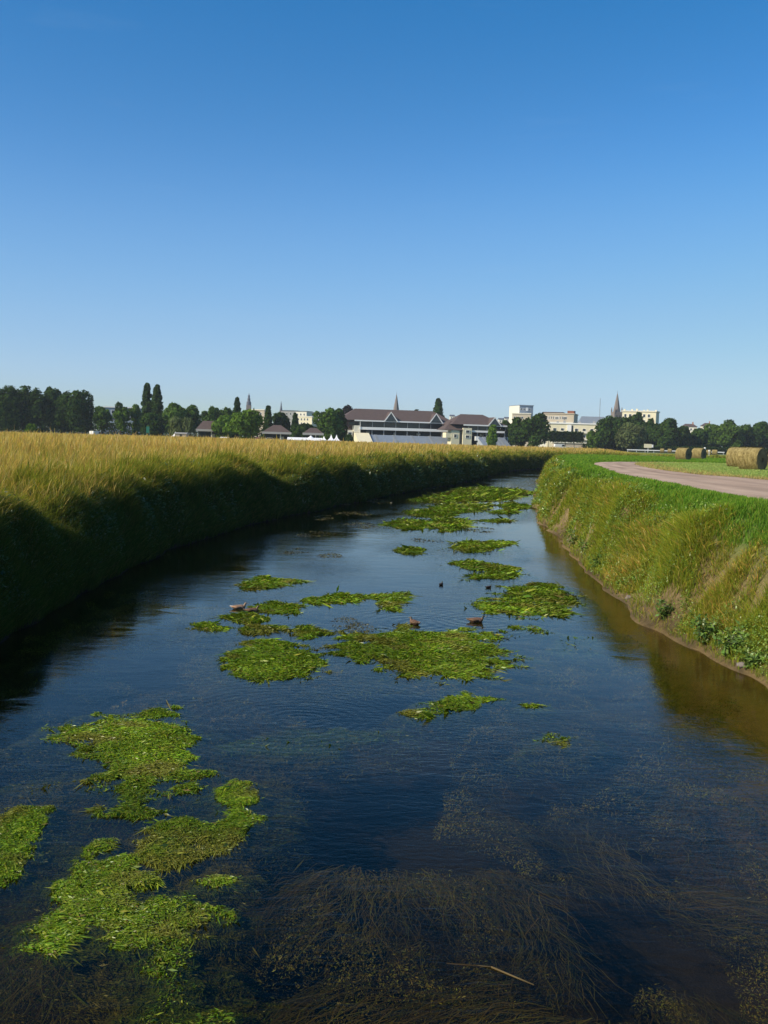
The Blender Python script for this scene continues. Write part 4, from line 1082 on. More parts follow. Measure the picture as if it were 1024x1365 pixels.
G1 = 'dark trees of the wood at the left edge'
TREES = [
 ('broadleaf_tree', -16, 517, 50, 345, 'low', 'dark', 'dark tree cut off by the left edge of the photo, in the wood', G1),
 ('broadleaf_tree', 8, 514, 46, 335, 'low', 'dark', 'dark tree with the highest crown, second in the wood from the left edge', G1),
 ('broadleaf_tree', 32, 515.5, 40, 350, 'low', 'dark', 'dark tree in the wood standing behind the small bright bush', G1),
 ('broadleaf_tree', 53, 515, 38, 338, 'low', 'dark', 'dark tree in the middle of the wood right of the small bright bush', G1),
 ('broadleaf_tree', 70, 516.5, 36, 352, 'low', 'dark', 'dark tree in the wood with a flat topped crown right of the middle', G1),
 ('broadleaf_tree', 86, 519, 36, 340, 'low', 'dark', 'dark tree in the wood next to its large right end tree', G1),
 ('broadleaf_tree', 107, 520, 42, 332, 'low', 'dark', 'large dark rounded tree ending the wood on its right', G1),
 ('bush', 42, 564, 15, 250, 'bush', 'bright', 'small bright green bush standing in front of the dark wood', None),
 ('slender_tree', 136, 537, 27, 330, 'airy', 'mid', 'airy green tree right beside the dark wood', 'loose trees left of the poplars'),
 ('slender_tree', 161, 536, 25, 325, 'airy', 'mid', 'slim airy tree alone between two gaps of pale building', 'loose trees left of the poplars'),
 ('slender_tree', 181, 538, 28, 330, 'airy', 'mid', 'airy tree touching the left side of the two poplars', 'loose trees left of the poplars'),
 ('poplar_tree', 195.5, 512, 14, 350, 'poplar', 'dark', 'left and taller of the two tall dark poplars', 'pair of tall poplars'),
 ('poplar_tree', 209, 514, 16, 345, 'poplar', 'dark', 'right and broader of the two tall dark poplars', 'pair of tall poplars'),
 ('broadleaf_tree', 203, 548, 34, 320, 'low', 'dark', 'dark low tree at the foot of the two poplars', None),
 ('broadleaf_tree', 232, 538, 36, 340, 'round', 'mid', 'tree right of the two poplars, behind the pale rounded willow', 'trees behind the willow'),
 ('broadleaf_tree', 259, 538, 32, 345, 'airy', 'mid', 'loose tree just right of and behind the willow', 'trees behind the willow'),
 ('broadleaf_tree', 282, 539, 28, 340, 'airy', 'mid', 'loose tree above the low pavilion with a pale fascia', 'trees behind the willow'),
 ('broadleaf_tree', 302, 540, 26, 345, 'round', 'mid', 'tree just left of the short poplar', 'trees behind the willow'),
 ('broadleaf_tree', 297, 553, 30, 300, 'low', 'bright', 'lower brighter tree left of the big round green tree', None),
 ('poplar_tree', 315.5, 531, 10, 350, 'poplar', 'dark', 'short narrow poplar beside the church tower with stages', None),
 ('willow_tree', 240, 554, 40, 270, 'willow', 'pale', 'pale rounded willow behind the small white peaked tent', None),
 ('round_tree', 328, 545, 46, 265, 'low', 'bright', 'big round bright green tree in front of the church tower', None),
 ('broadleaf_tree', 357, 542, 17, 330, 'cone', 'dark', 'narrow tree right of the big round green tree', None),
 ('broadleaf_tree', 374, 551, 30, 335, 'low', 'dark', 'dark tree above the hipped pavilion roof', None),
 ('conifer_tree', 393, 552, 15, 330, 'cone', 'dark', 'narrow pointed tree in front of the flat roofed town buildings', None),
 ('broadleaf_tree', 410, 563, 32, 330, 'low', 'dark', 'low dark tree above the long white marquee', None),
 ('broadleaf_tree', 437, 541, 38, 310, 'low', 'mid', 'large green tree left of the main grandstand', None),
 ('broadleaf_tree', 449, 545, 26, 325, 'low', 'dark', 'dark tree tucked between the large green tree and the grandstand', None),
 ('copper_beech', 462, 539, 32, 440, 'round', 'copper', 'dark purple tree rising behind the left end of the grandstand roof', None),
 ('bush', 459, 577, 11, 345, 'bush', 'mid', 'small green bush at the left corner of the grandstand', 'bushes by the grandstand stair'),
 ('bush', 466, 579, 9, 345, 'bush', 'mid', 'small green bush just left of the cream stair wall', 'bushes by the grandstand stair'),
 ('poplar_tree', 583, 532.5, 15, 450, 'poplar', 'dark', 'lone poplar rising behind the right part of the grandstand roof', None),
 ('round_tree', 555, 546.5, 14, 460, 'round', 'dark', 'dark treetop just showing over the middle of the grandstand roof', None),
 ('broadleaf_tree', 656, 567, 13, 340, 'low', 'bright', 'yellow green tree covering the right end of the smaller stand', None),
 ('broadleaf_tree', 676, 561, 22, 380, 'low', 'dark', 'dark tree between the smaller stand and the big dark tree', None),
 ('broadleaf_tree', 690, 557, 26, 365, 'low', 'dark', 'dark tree forming the left shoulder of the big dark tree', None),
 ('round_tree', 711, 550, 44, 360, 'low', 'dark', 'big dark round tree in front of the tower block', None),
 ('broadleaf_tree', 792, 573, 20, 385, 'low', 'mid', 'low green tree at the right end of the cream apartment block', None),
 ('broadleaf_tree', 811, 553, 42, 395, 'low', 'dark', 'large tree in front of the church spire on the right', None),
 ('broadleaf_tree', 832, 557, 26, 410, 'low', 'dark', 'tree between the large spire side tree and the pale tree', None),
 ('broadleaf_tree', 847, 549.5, 26, 420, 'low', 'dark', 'tree top covering the middle of the cream flats beside the spire', None),
 ('round_tree', 842, 564, 42, 380, 'low', 'pale', 'pale flowering tree in front of the dark trees on the right', None),
 ('broadleaf_tree', 869, 554.5, 30, 415, 'low', 'dark', 'dark tree below the right end of the cream flats', None),
 ('broadleaf_tree', 889, 558.5, 32, 405, 'low', 'dark', 'dark tree above the small cream board', None),
 ('broadleaf_tree', 909, 567, 28, 415, 'low', 'dark', 'lower dark tree where the tree line dips on the right', None),
 ('broadleaf_tree', 929, 572, 30, 420, 'low', 'dark', 'low tree above the side by side hay bales', None),
 ('broadleaf_tree', 948, 565.5, 34, 430, 'low', 'mid', 'mid green tree right of the dip in the tree line', None),
 ('broadleaf_tree', 972, 560, 38, 425, 'low', 'mid', 'tallest tree above the hay bales near the right edge', None),
 ('broadleaf_tree', 995, 566, 34, 430, 'low', 'dark', 'dark tree right above the nearest hay bale', None),
 ('broadleaf_tree', 1013, 563, 30, 435, 'low', 'dark', 'dark tree beside the right edge of the photo', None),
 ('broadleaf_tree', 1038, 565, 36, 430, 'low', 'dark', 'dark tree cut off by the right edge of the photo', None),
 ('bush', 984, 587, 14, 400, 'bush', 'mid', 'small olive bush behind the nearest hay bale', None),
]
for nm, px, top, w, D, kind, pal, lab, grp in TREES:
    tree(nm, px, top, w, D, kind, pal, lab, 'bush' if nm == 'bush' else 'tree', grp)

def hedge(name, pxa, pxb, Da, Db, topa, wy, pal, label, dens=1.0, bottom=None):
    A_ = at_y(pxa, hz(pxa), Da); B_ = at_y(pxb, hz(pxb), Db)
    zb = MZ if bottom is None else at_y(pxa, bottom, Da).z
    h = at_y(pxa, topa, Da).z - zb
    L_ = math.hypot(B_.x-A_.x, B_.y-A_.y); rz = math.atan2(B_.y-A_.y, B_.x-A_.x)
    root = empty(name, (A_.x, A_.y, zb), rz); tag(root, label, 'hedge')
    n = int(L_*h*18*dens)
    P = np.stack([rng.uniform(0, L_, n), rng.uniform(-wy/2, wy/2, n), h*rng.uniform(0.02, 1.0, n)], 1)
    P[:,2] *= 0.86+0.22*fbm(P[:,0], P[:,0]*0, 0.5, 7)
    face = rng.random(n) < 0.6; P[:,1] = np.where(face, -wy/2+rng.normal(0, 0.12, n), P[:,1])
    az = rng.random(n)*6.28
    pal_ = np.array(GREENS[pal]); c = pal_[rng.choice(3, n)]*rng.uniform(0.7, 1.3, (n,1))
    s = 0.0013*Da
    g = leaves(P, rng.normal(0.3, 0.6, n), az, s*1.5*rng.uniform(0.6,1.4,n), s*rng.uniform(0.6,1.4,n), c)
    np_mesh('foliage', g[0], g[1], M['leaf'], root, col=g[2])
    mb = MB(); k = 0.0
    while k < L_:
        mb.tube((k, 0, -0.2 if bottom is None else -(zb-MZ)), (k+0.1, 0, h*0.8), 0.12, 0.06, 6); k += 3.5
    mb.build('trunk', M['bark'], root)
hedge('hedge', 776, 1060, 392, 398, 592, 2.0, 'dark', 'long low dark hedge along the far side of the hayfield', 2.4)
hedge('overgrown_hedge', -40, 126, 366, 366, 556, 5.0, 'dark', 'tall dark undergrowth closing the wood at the left edge', 1.6)
hedge('overgrown_hedge', 126, 330, 372, 362, 563, 4.0, 'dark', 'dark undergrowth behind the poplars and the willow', 1.6)
hedge('overgrown_hedge', 330, 455, 362, 368, 574, 4.0, 'dark', 'dark undergrowth behind the pavilions and the long marquee', 1.6)
hedge('overgrown_hedge', 800, 1060, 446, 452, 580, 4.0, 'dark', 'dark undergrowth below the line of trees on the right', 1.6)
hedge('clipped_hedge', 731, 776, 400, 400, 575.5, 2.5, 'dark', 'clipped box of trees below the cream apartment block', 5.0, bottom=588.5)

# ------------------------------------------------------------------ buildings
def frame_at(px, D, rz, name, label, cat, group=None):
    p = at_y(px, hz(px), D)
    o = empty(name, (p.x, D, MZ), rz); tag(o, label, cat, group)
    return o
def hgt(px, py, D): return at_y(px, py, D).z - MZ

def windows(parent, xs_, zs_, w, h, y=-0.0, mat=None, name='window', along='x', sill=True):
    """one mesh shared by separate window objects: frame proud of the wall, pane set back in it"""
    fr = MB(); t = 0.12
    fr.box(-w/2, w/2, -0.10, 0.05, -t, 0); fr.box(-w/2, w/2, -0.10, 0.05, h, h+t)
    fr.box(-w/2-t, -w/2, -0.10, 0.05, -t, h+t); fr.box(w/2, w/2+t, -0.10, 0.05, -t, h+t)
    me = bpy.data.meshes.new(name); me.from_pydata(fr.v, [], fr.f); me.materials.append(M['white'])
    pm = bpy.data.meshes.new('pane'); pm.from_pydata([(-w/2,-0.03,0),(w/2,-0.03,0),(w/2,-0.03,h),(-w/2,-0.03,h)], [], [(0,1,2,3)]); pm.materials.append(mat or M['glass'])
    for z in zs_:
        for x in xs_:
            o = bpy.data.objects.new(name, me); C.objects.link(o); o.parent = parent
            p = bpy.data.objects.new('pane', pm); C.objects.link(p); p.parent = o
            if along == 'x': o.location = (x, y, z)
            else: o.location = (y, x, z); o.rotation_euler = (0, 0, -math.pi/2)

def flat_block(px, D, rz, L_, dep, h, name, label, wall, roofm=None, win=None, cat='building', chim=0, parapet=0.5):
    """block whose front left corner stands at px; local x runs along the front, y goes back"""
    o = frame_at(px, D, rz, name, label, cat)
    MB().box(0, L_, 0, dep, -0.3, h).build('wall', wall, o)
    r = MB(); r.box(-0.35, L_+0.35, -0.35, dep+0.35, h, h+parapet)
    rf = r.build('roof', roofm or wall, o)
    if chim:
        for i in range(chim):
            xx = L_*(i+0.5)/chim + random.uniform(-1, 1)
            MB().box(xx-0.4, xx+0.4, dep*0.35, dep*0.35+0.9, h+parapet, h+parapet+random.uniform(0.4, 1.1)).build('chimney', M['cream'], rf)
    if win:
        xs_, zs_, ww, wh = win
        windows(o, xs_, zs_, ww, wh)
    return o

def hip(mb, x0, x1, y0, y1, ze, zr, hx0, hx1):
    """hipped roof with ridge along x from x0+hx0 to x1-hx1, given as a closed solid"""
    ym = (y0+y1)/2
    p = [(x0,y0,ze),(x1,y0,ze),(x1,y1,ze),(x0,y1,ze),(x0+hx0,ym,zr),(x1-hx1,ym,zr)]
    mb.poly(p, [(3,2,1,0),(0,1,5,4),(1,2,5),(2,3,4,5),(3,0,4)])

def stand(px0, D, px1, rz, ridge, eave, par0, par1, seat_top, dormers, label, hipx, name='grandstand'):
    o = frame_at(px0, D, rz, name, label, 'grandstand')
    p0 = at_y(px0, hz(px0), D); k = (ray(px1, hz(px1)).x/ray(px1, hz(px1)).y)
    L_ = (k*D - p0.x)/(math.cos(rz) - k*math.sin(rz))
    hr, he, h0, h1, hs = (hgt(px0, q, D) for q in (ridge, eave, par0, par1, seat_top))
    dep = 16.0
    rf = MB(); hip(rf, -hipx, L_+1.2, -3.0, dep, he, hr+0.3, hipx*0.9, 7.0)
    roof = rf.build('roof', M['tile'], o)
    MB().box(-hipx*0.3, L_+1.25, -3.10, -3.0, he-0.45, he+0.05).build('fascia', M['white'], roof)
    for u in dormers:                                                    # cross gables cut into the front slope
        hw = 2.5; zt = he + (hr-he)*0.80; y0 = -3.3; y1 = 5.0
        d = MB(); d.poly([(u-hw-0.3,y0,he-0.2),(u+hw+0.3,y0,he-0.2),(u,y0,zt),(u-hw-0.3,y1,he-0.2),(u+hw+0.3,y1,he-0.2),(u,y1,zt)],
                         [(0,2,5,3),(1,4,5,2),(3,5,4),(0,3,4,1)])
        dm = d.build('dormer', M['tile'], o)
        MB().poly([(u-hw,y0+0.05,he-0.1),(u+hw,y0+0.05,he-0.1),(u,y0+0.05,zt-0.35)], [(0,1,2)]).build('gable_glazing', M['glass'], dm)
        b = MB()
        for sg in (-1, 1):
            b.poly([(u+sg*(hw+0.45),y0-0.12,he-0.35),(u,y0-0.12,zt+0.1),(u,y0-0.12,zt-0.35),(u+sg*(hw-0.1),y0-0.12,he-0.35),
                    (u+sg*(hw+0.45),y0-0.02,he-0.35),(u,y0-0.02,zt+0.1),(u,y0-0.02,zt-0.35),(u+sg*(hw-0.1),y0-0.02,he-0.35)],
                   [(0,1,2,3),(7,6,5,4),(0,4,5,1),(2,6,7,3)])
        b.build('barge_board', M['white'], dm)
    MB().box(0, L_+0.2, 2.5, dep-1, 0, he).build('back_wall', M['dark_wall'], o)
    bal = MB().box(-0.4, L_+0.4, -2.6, 2.5, h1, h1+0.35); bal.box(-0.4, L_+0.4, -2.75, -2.6, h1, h0)
    bal.build('balcony', M['white'], o)
    MB().box(0, L_+0.15, 2.35, 2.5, h0+0.1, he-0.6).build('balcony_glazing', M['glass'], o)
    n = max(4, int(L_/4.2))
    for i in range(n+1):
        u = 0.2+(L_+0.4)*i/n
        MB().box(u-0.15, u+0.15, -2.3, -2.0, hs-0.5, h1).build('column', M['grey'], o)
        MB().box(u-0.08, u+0.08, -2.72, -2.58, h0, he-0.1).build('roof_post', M['metal'], o)
    # stepped seating running down towards the course
    prof = []; ns = 12; run = 11.0
    for i in range(ns):
        z = hs*(1-i/ns); yy = -2.6 - run*i/ns
        prof += [(yy, z), (yy-run/ns, z)]
    prof += [(-2.6-run, -0.2), (-2.6, -0.2)]
    st = MB().prism(prof, 3.5, L_+0.2, 'x').build('seating', M['seat'], o)
    for i in range(5):                                                  # gangways
        u = 6 + (L_-8)*i/4
        g = MB()
        for j in range(ns):
            z = hs*(1-j/ns); yy = -2.6 - run*j/ns
            g.box(u-0.5, u+0.5, yy-run/ns, yy-0.02, z, z+0.10)
        g.build('gangway', M['grey'], st)
    for i in range(10):                                                 # boxes and notice boards under the balcony
        u = 3+(L_-4)*(i+0.5)/10+random.uniform(-1, 1)
        MB().box(u-0.5, u+random.uniform(0.3, 1.2), 2.1, 2.4, hs+0.3, hs+random.uniform(0.9, 1.5)).build('notice_board', M['cream_pale'] if i % 3 == 0 else M['dark_wall'], o)
    return o, L_, (hr, he, h0, h1, hs)

g, L_, (hr, he, h0, h1, hs) = stand(478, 380, 600, math.radians(11), 545, 560, 569, 572.5, 579,
    [12.0, 30.0], 'long main grandstand with brown roof, two gables and blue grey seating', 7.5)
# left end: cream stair wall, white balconies and side wall
MB().prism([(-2.0,0),(-2.0,hs+0.6),(-4.0,hs+0.6),(-15.0,0.3),(-15.0,0)], -2.2, 3.3, 'x').build('stair_wall', M['cream'], g)
MB().box(-2.2, 0.2, -2.4, 2.0, h1-1.2, h0+0.5).build('end_balcony', M['cream_pale'], g)
MB().box(-5.0, -2.5, -1.5, 2.5, 0, h1-0.3).build('end_tower', M['cream_pale'], g)
MB().box(-6.2, 0, 2.6, 14, 0, he-0.3).build('side_wall', M['tile'], g)
windows(g, [-3.7], [h1-2.6], 1.3, 1.4, y=-1.55)
MB().box(-3.4, -1.0, 2.4, 2.55, h0+0.8, he-0.9).build('side_glazing', M['glass'], g)
MB().tube((0,-2.9,h1-2.6), (0,-2.9,he), 0.09, 0.09, 6).build('flagpole', M['white'], g)

g2, L2, (hr, he, h0, h1, hs) = stand(621, 372, 668, math.radians(11), 552.5, 566, 573.5, 576, 582,
    [10.2], 'smaller stand with brown roof and white stair towers right of the main one', 6.5)
MB().box(-2.2, 1.2, -3.6, 2.4, 0.6, h0+0.8).build('stair_tower', M['cream'], g2)
MB().box(-6.6, -3.4, -3.0, 2.4, 0, hs+2.2).build('stair_tower', M['cream'], g2)
MB().box(-8.6, -6.4, -2.9, 2.3, hs-0.6, hs+1.3).build('end_balcony', M['cream'], g2)
MB().box(-3.5, -2.1, -2.0, 2.2, 0, h0-0.4).build('stair_glazing', M['glass'], g2)
lr = MB(); hip(lr, -9.5, 0.5, -3.4, 9, hs+2.4, he+1.2, 4.0, 1.0); lr.build('lower_roof', M['tile'], g2)
windows(g2, [-0.4], [h1-2.2, h0-1.0], 1.4, 0.9, y=-3.65)
windows(g2, [-5.0], [hs-0.4], 1.0, 1.1, y=-3.05)
MB().box(2.5, 4.0, -4.2, -3.0, hs-1.4, hs+0.2).build('ticket_kiosk', M['white'], g2)

def pavilion(px0, px1, D, ridge, eave, label, rz=0.1, roofm='tile', hipf=0.42):
    o = frame_at(px0, D, rz, 'pavilion', label, 'pavilion', None)
    w = (px1-px0)*D/F; hr_ = hgt(px0, ridge, D); he_ = hgt(px0, eave, D); dp = w*0.9
    r = MB(); hip(r, -0.6, w+0.6, -0.6, dp, he_+0.5, hr_, w*hipf, w*hipf)
    rf = r.build('roof', M[roofm], o)
    MB().box(-0.75, w+0.75, -0.75, dp+0.15, he_-0.15, he_+0.5).build('fascia', M['grey'], rf)
    MB().box(0.5, w-0.5, 2.0, dp-0.5, 0, he_-0.15).build('wall', M['dark_wall'], o)
    for i in range(4):
        u = 0.2+(w-0.4)*i/3
        MB().box(u-0.15, u+0.15, -0.2, 0.1, 0, he_-0.15).build('post', M['cream_pale'] if i == 2 else M['dark_wall'], o)
    MB().box(w*0.62, w*0.8, 1.8, 2.0, 0.5, he_-0.9).build('window', M['cream_pale'], o)
pavilion(352.5, 385, 300, 566, 577.5, 'small hipped roof pavilion with pale fascia beside the long marquee')
pavilion(407, 428, 300, 570, 579, 'pavilion with a brown roof half hidden by the large green tree')
pavilion(264, 291, 300, 560.5, 574, 'low open pavilion with a long pale fascia between two trees', hipf=0.3)

# houses and flats
o = frame_at(351, 330, -0.5, 'house', 'small cream house with an orange brick chimney above the pavilion', 'house')
w = 2.4; hh = hgt(351, 570, 330); hr_ = hgt(351, 563.5, 330)
MB().box(0, w, 0, 5, -0.2, hh).build('wall', M['cream'], o)
r = MB(); r.prism([(-0.2,hh),(w+0.2,hh),(w/2,hr_)], -0.2, 5.2); rf = r.build('roof', M['stone'], o)
MB().box(w*0.45, w*0.9, 0.6, 1.2, hh, hr_+0.6).build('chimney', M['brick'], rf)

rz = -0.55
def facade(px0, px1, D, rz):
    p0 = at_y(px0, hz(px0), D); r_ = ray(px1, hz(px1)); k = r_.x/r_.y
    return (k*D-p0.x)/(math.cos(rz)-k*math.sin(rz))
# cream apartment block (nearest of the town buildings)
L_ = facade(729, 802, 440, -0.12); h = hgt(731, 564.5, 440)
ap = flat_block(729, 440, -0.12, L_, 10, h, 'apartment_block', 'cream apartment block with stair recesses above the clipped hedge', M['cream'],
    M['white'], ([3.2,6.6,12.8,16.2,19.6], [h-3.6, h-6.6, h-9.6], 1.3, 1.6))
for u in (9.6, 22.2):
    b = MB().box(u-0.9, u+0.9, -0.55, 0, 0, h-0.4); s_ = b.build('stair_bay', M['white'], ap)
    MB().box(u+0.95, u+1.8, -0.03, 0.02, 0.5, h-0.6).build('stair_glazing', M['glass'], ap)
windows(ap, [19.0+0.9*0], [h-12.4], 1.3, 1.3)
for i, u in enumerate((4.6, 7.6, 14.4, 20.8)):
    MB().box(u-0.5, u+0.5, 3, 4, h+0.5, h+1.2+0.4*(i % 2)).build('roof_vent', M['grey'], ap)
# balconies
for u in (6.6, 16.2):
    for z in (h-3.8, h-6.8):
        b = MB().box(u-1.3, u+1.3, -1.1, 0, z-0.25, z-0.1); b.box(u-1.3, u+1.3, -1.1, -1.02, z-0.1, z+0.8); b.build('balcony', M['cream_pale'], ap)
# lower shops in front
o = flat_block(738, 425, 0.0, 21, 5, hgt(738, 590.2, 425), 'low_building', 'low pale building under the clipped hedge', M['stone'], M['cream_pale'], ([2.5,6,9.5,13,16.5], [0.4], 1.8, 0.7))

# long cream block behind
L_ = facade(722, 763.5, 560, -0.30); h = hgt(724, 551.5, 560)
lb = flat_block(722, 560, -0.30, L_, 20, h, 'office_block', 'long cream block with a row of slit windows and a dark right end', M['stone'],
    M['stone'], ([1.2+1.25*i for i in range(int(L_/1.25)-4)], [h-3.0], 0.5, 1.6))
MB().box(-0.5, L_*0.62, 3, 14, h+0.5, h+1.2).build('roof_deck', M['tile'], lb)
MB().box(L_-4.0, L_-0.2, 2, 9, h+0.5, h+2.0).build('roof_cabin', M['tile_red'], lb)
windows(lb, [L_-5.0, L_-9.5], [h-3.0], 2.0, 1.4)
MB().box(-6, L_, -3, -0.5, 0, hgt(724, 562, 560)).build('lower_wing', M['cream_pale'], lb)

# tower block
h = hgt(691, 540.5, 650); L_ = facade(691, 709, 650, 0.25)
tb = flat_block(691, 650, 0.25, L_, 18, h, 'tower_block', 'pale square tower block with its shaded front coloured blue grey, tallest flat roof in town', M['bluewall'], M['bluewall'],
    ([1.2,3.2,5.2,7.2], [h-3, h-6], 1.0, 1.2))
MB().box(-0.25, -0.02, 0.0, 18, -0.2, h+0.3).build('lit_side_face', M['cream_pale'], tb)  # pale sheet painting the sunlit left side of the tower
MB().box(4.6, 6.0, -0.25, -0.02, h-3.4, h-1.2).build('sign_panel', M['white'], tb)
h = hgt(683, 551.5, 640)
flat_block(681.5, 640, -0.2, facade(681.5, 706, 640, -0.2), 12, h, 'low_block', 'pale stone block at the foot of the tower block', M['stone'], M['cream_pale'], ([1.5,4,6.5], [h-3.2], 1.1, 1.4))
# flats by the right hand spire
L_ = facade(827.5, 872.5, 470, -0.40); h = hgt(829, 548.5, 470)
fb = flat_block(827.5, 470, -0.40, L_, 11, h, 'flats', 'cream flats with many chimneys beside the right hand church spire', M['cream'], M['cream_pale'],
    ([1.5+2.2*i for i in range(int((L_-1)/2.2))], [h-2.6, h-5.4, h-8.2], 1.0, 1.4), chim=6)
# slate roofed hall behind the apartment block
o = frame_at(772, 900, 0.0, 'hall', 'distant blue slate roof between the cream blocks and the spire', 'building')
h = hgt(772, 564, 900); hr_ = hgt(772, 554.5, 900)
MB().box(0, 26, 0, 14, -0.3, h).build('wall', M['grey'], o)
r = MB(); hip(r, -0.5, 26.5, -0.5, 14.5, h, hr_, 3, 3); r.build('roof', M['zinc'], o)
# flat roofed town buildings left of the grandstand
h = hgt(396, 555.5, 700)
t1 = flat_block(395, 700, -0.45, facade(395, 415.5, 700, -0.45), 9, h, 'town_building', 'cream flat roofed town building between the pointed tree and the large green tree', M['cream'], M['cream_pale'],
    ([1.5,4.0,6.5,9.0], [h-2.5, h-5.4], 1.0, 1.4))
h = hgt(394, 548.5, 780)
flat_block(393, 780, -0.4, facade(393, 408, 780, -0.4), 10, h, 'town_building', 'higher pale town block with a grey flat roof next to the thin spire', M['cream_pale'], M['zinc'], ([2,5,8], [h-3], 1.1, 1.4))
h = hgt(375, 547.5, 800)
flat_block(374, 800, -0.2, facade(374, 395, 800, -0.2), 12, h, 'town_building', 'long grey roofed building just right of the thin spire', M['grey'], M['slate'], ([2,5,8,11], [h-3.2], 1.2, 1.6))
h = hgt(407, 551.5, 820)
flat_block(406, 820, -0.2, facade(406, 427, 820, -0.2), 10, h, 'town_building', 'slate roofed building disappearing behind the large green tree', M['grey'], M['slate'], ([2,5,8,11], [h-3.2], 1.2, 1.6), parapet=1.4)
h = hgt(335, 546.5, 640)
flat_block(333, 640, -0.3, facade(333, 352, 640, -0.3), 10, h, 'town_building', 'pale building glimpsed right of the big round green tree', M['stone'], M['cream_pale'], ([1.5,4.5,7.5], [h-3, h-6], 1.1, 1.4))
h = hgt(290, 547.5, 560)
flat_block(288, 560, -0.1, facade(288, 312, 560, -0.1), 10, h, 'town_building', 'blue grey roof line glimpsed between the loose trees left of the short poplar', M['grey'], M['zinc'], ([1.5,4.5,7.5], [h-3], 1.1, 1.4))
h = hgt(140, 543, 430)
flat_block(138, 430, 0.15, facade(138, 192, 430, 0.15), 10, h, 'apartment_building', 'blue grey apartment building glimpsed between the airy trees', M['bluewall'], M['white'], ([1.5+2.6*i for i in range(6)], [h-2.6, h-5.4, h-8.2], 1.4, 1.4))
for px0, px1, py, D, mt, lab in ((599, 605, 552.5, 820, 'cream_pale', 'tiny pale house just above the right end of the main grandstand roof'),
                             (605.5, 612, 554.5, 840, 'grey', 'tiny grey house next to the pale one between the two stands'),
                             (664, 671, 557, 830, 'cream_pale', 'tiny pale house right of the smaller stand roof'),
                             (672, 681, 555.5, 850, 'cream_pale', 'tiny pale house left of the tower block')):
    o = frame_at(px0, D, 0.0, 'house', lab, 'house', 'far houses of the town')
    w = (px1-px0)*D/F; hh = hgt(px0, py+2, D); hr_ = hgt(px0, py, D)
    MB().box(0, w, 0, 7, -0.2, hh).build('wall', M[mt], o)
    r = MB(); r.prism([(-0.3,hh),(7.3,hh),(3.5,hr_)], -0.2, w+0.2, 'x'); r.build('roof', M['slate'], o)
    windows(o, [w*0.3, w*0.7], [hh-2.0], 0.8, 1.1)
for px0, px1, py, D, mt, lab in ((908, 927, 564.5, 620, 'tile', 'mauve roofed house showing over the dip in the right hand trees'),
                             (934, 948, 563.5, 640, 'cream_pale', 'pale house top behind the right hand tree line')):
    o = frame_at(px0, D, -0.2, 'house', lab, 'house')
    w = (px1-px0)*D/F; hh = hgt(px0, py+4, D); hr_ = hgt(px0, py, D)
    MB().box(0, w, 0, 8, -0.2, hh).build('wall', M['cream_pale'], o)
    r = MB(); hip(r, -0.4, w+0.4, -0.4, 8.4, hh, hr_, 2.5, 2.5); rf = r.build('roof', M['tile'], o)
    MB().box(w*0.7, w*0.78, 3, 3.8, hr_-0.6, hr_+1.2).build('chimney', M['brick'], rf)
    windows(o, [w*0.3, w*0.6], [hh-2.2], 0.9, 1.2)

# ------------------------------------------------------------------ church spires and mast
def spire(px, D, tip, base, wpx, label, pinn=True):
    o = frame_at(px, D, 0.2, 'church_spire', label, 'church')
    ht = hgt(px, tip, D); hb = hgt(px, base, D); w = wpx*D/F
    MB().box(-w*0.55, w*0.55, -w*0.55, w*0.55, -0.3, hb).build('tower', M['spire_stone'], o)
    sp = MB(); sp.lathe([(w*0.50, hb), (w*0.36, hb+(ht-hb)*0.30), (w*0.20, hb+(ht-hb)*0.62), (0.06*w, ht-1.5), (0.02*w, ht-1.0)], 8)
    s_ = sp.build('steeple', M['spire_stone'], o)
    MB().tube((0,0,ht-1.4), (0,0,ht+1.2), 0.12, 0.06, 6).build('finial', M['slate'], s_)
    if pinn:
        for sx in (-1, 1):
            for sy in (-1, 1):
                p = MB(); p.lathe([(w*0.10, hb-1), (w*0.10, hb+(ht-hb)*0.10), (0.02, hb+(ht-hb)*0.26)], 6, sx*w*0.5, sy*w*0.5)
                p.build('pinnacle', M['spire_stone'], o)
    for sg in (-1, 1):
        MB().box(sg*w*0.22-0.5, sg*w*0.22+0.5, -w*0.55-0.06, -w*0.55+0.02, hb-9, hb-2.5).build('belfry_opening', M['dark_wall'], o)
spire(527, 800, 524, 547, 8, 'slender stone church spire rising behind the main grandstand roof', False)
spire(820, 700, 522.5, 549, 10, 'taller stone church spire with corner pinnacles on the right')
o = frame_at(331, 760, 0.0, 'church_tower', 'church tower with stepped stages and a small lantern above the round green tree', 'church')
s_ = 760/F
def hh_(py): return hgt(331, py, 760)
MB().box(-3.0*s_, 3.0*s_, -3.0*s_, 3.0*s_, -0.3, hh_(540)).build('tower', M['spire_stone'], o)
MB().lathe([(3.2*s_, hh_(540)), (3.0*s_, hh_(536)), (2.0*s_, hh_(535)), (1.9*s_, hh_(532)), (2.4*s_, hh_(531.6)), (1.6*s_, hh_(531))], 8).build('belfry_stage', M['slate'], o)
MB().lathe([(1.3*s_, hh_(531)), (1.3*s_, hh_(528.2)), (1.7*s_, hh_(528)), (0.6*s_, hh_(526.6)), (0.12, hh_(524))], 8).build('lantern', M['slate'], o)
o = frame_at(374, 900, 0.0, 'church_spire', 'thin needle spire far off above the pavilion', 'church')
ht = hgt(374, 534.5, 900); hb = hgt(374, 547, 900)
MB().box(-1.2, 1.2, -1.2, 1.2, -0.3, hb).build('tower', M['spire_stone'], o)
MB().lathe([(1.3, hb), (0.7, hb+(ht-hb)*0.4), (0.1, ht)], 8).build('steeple', M['slate'], o)
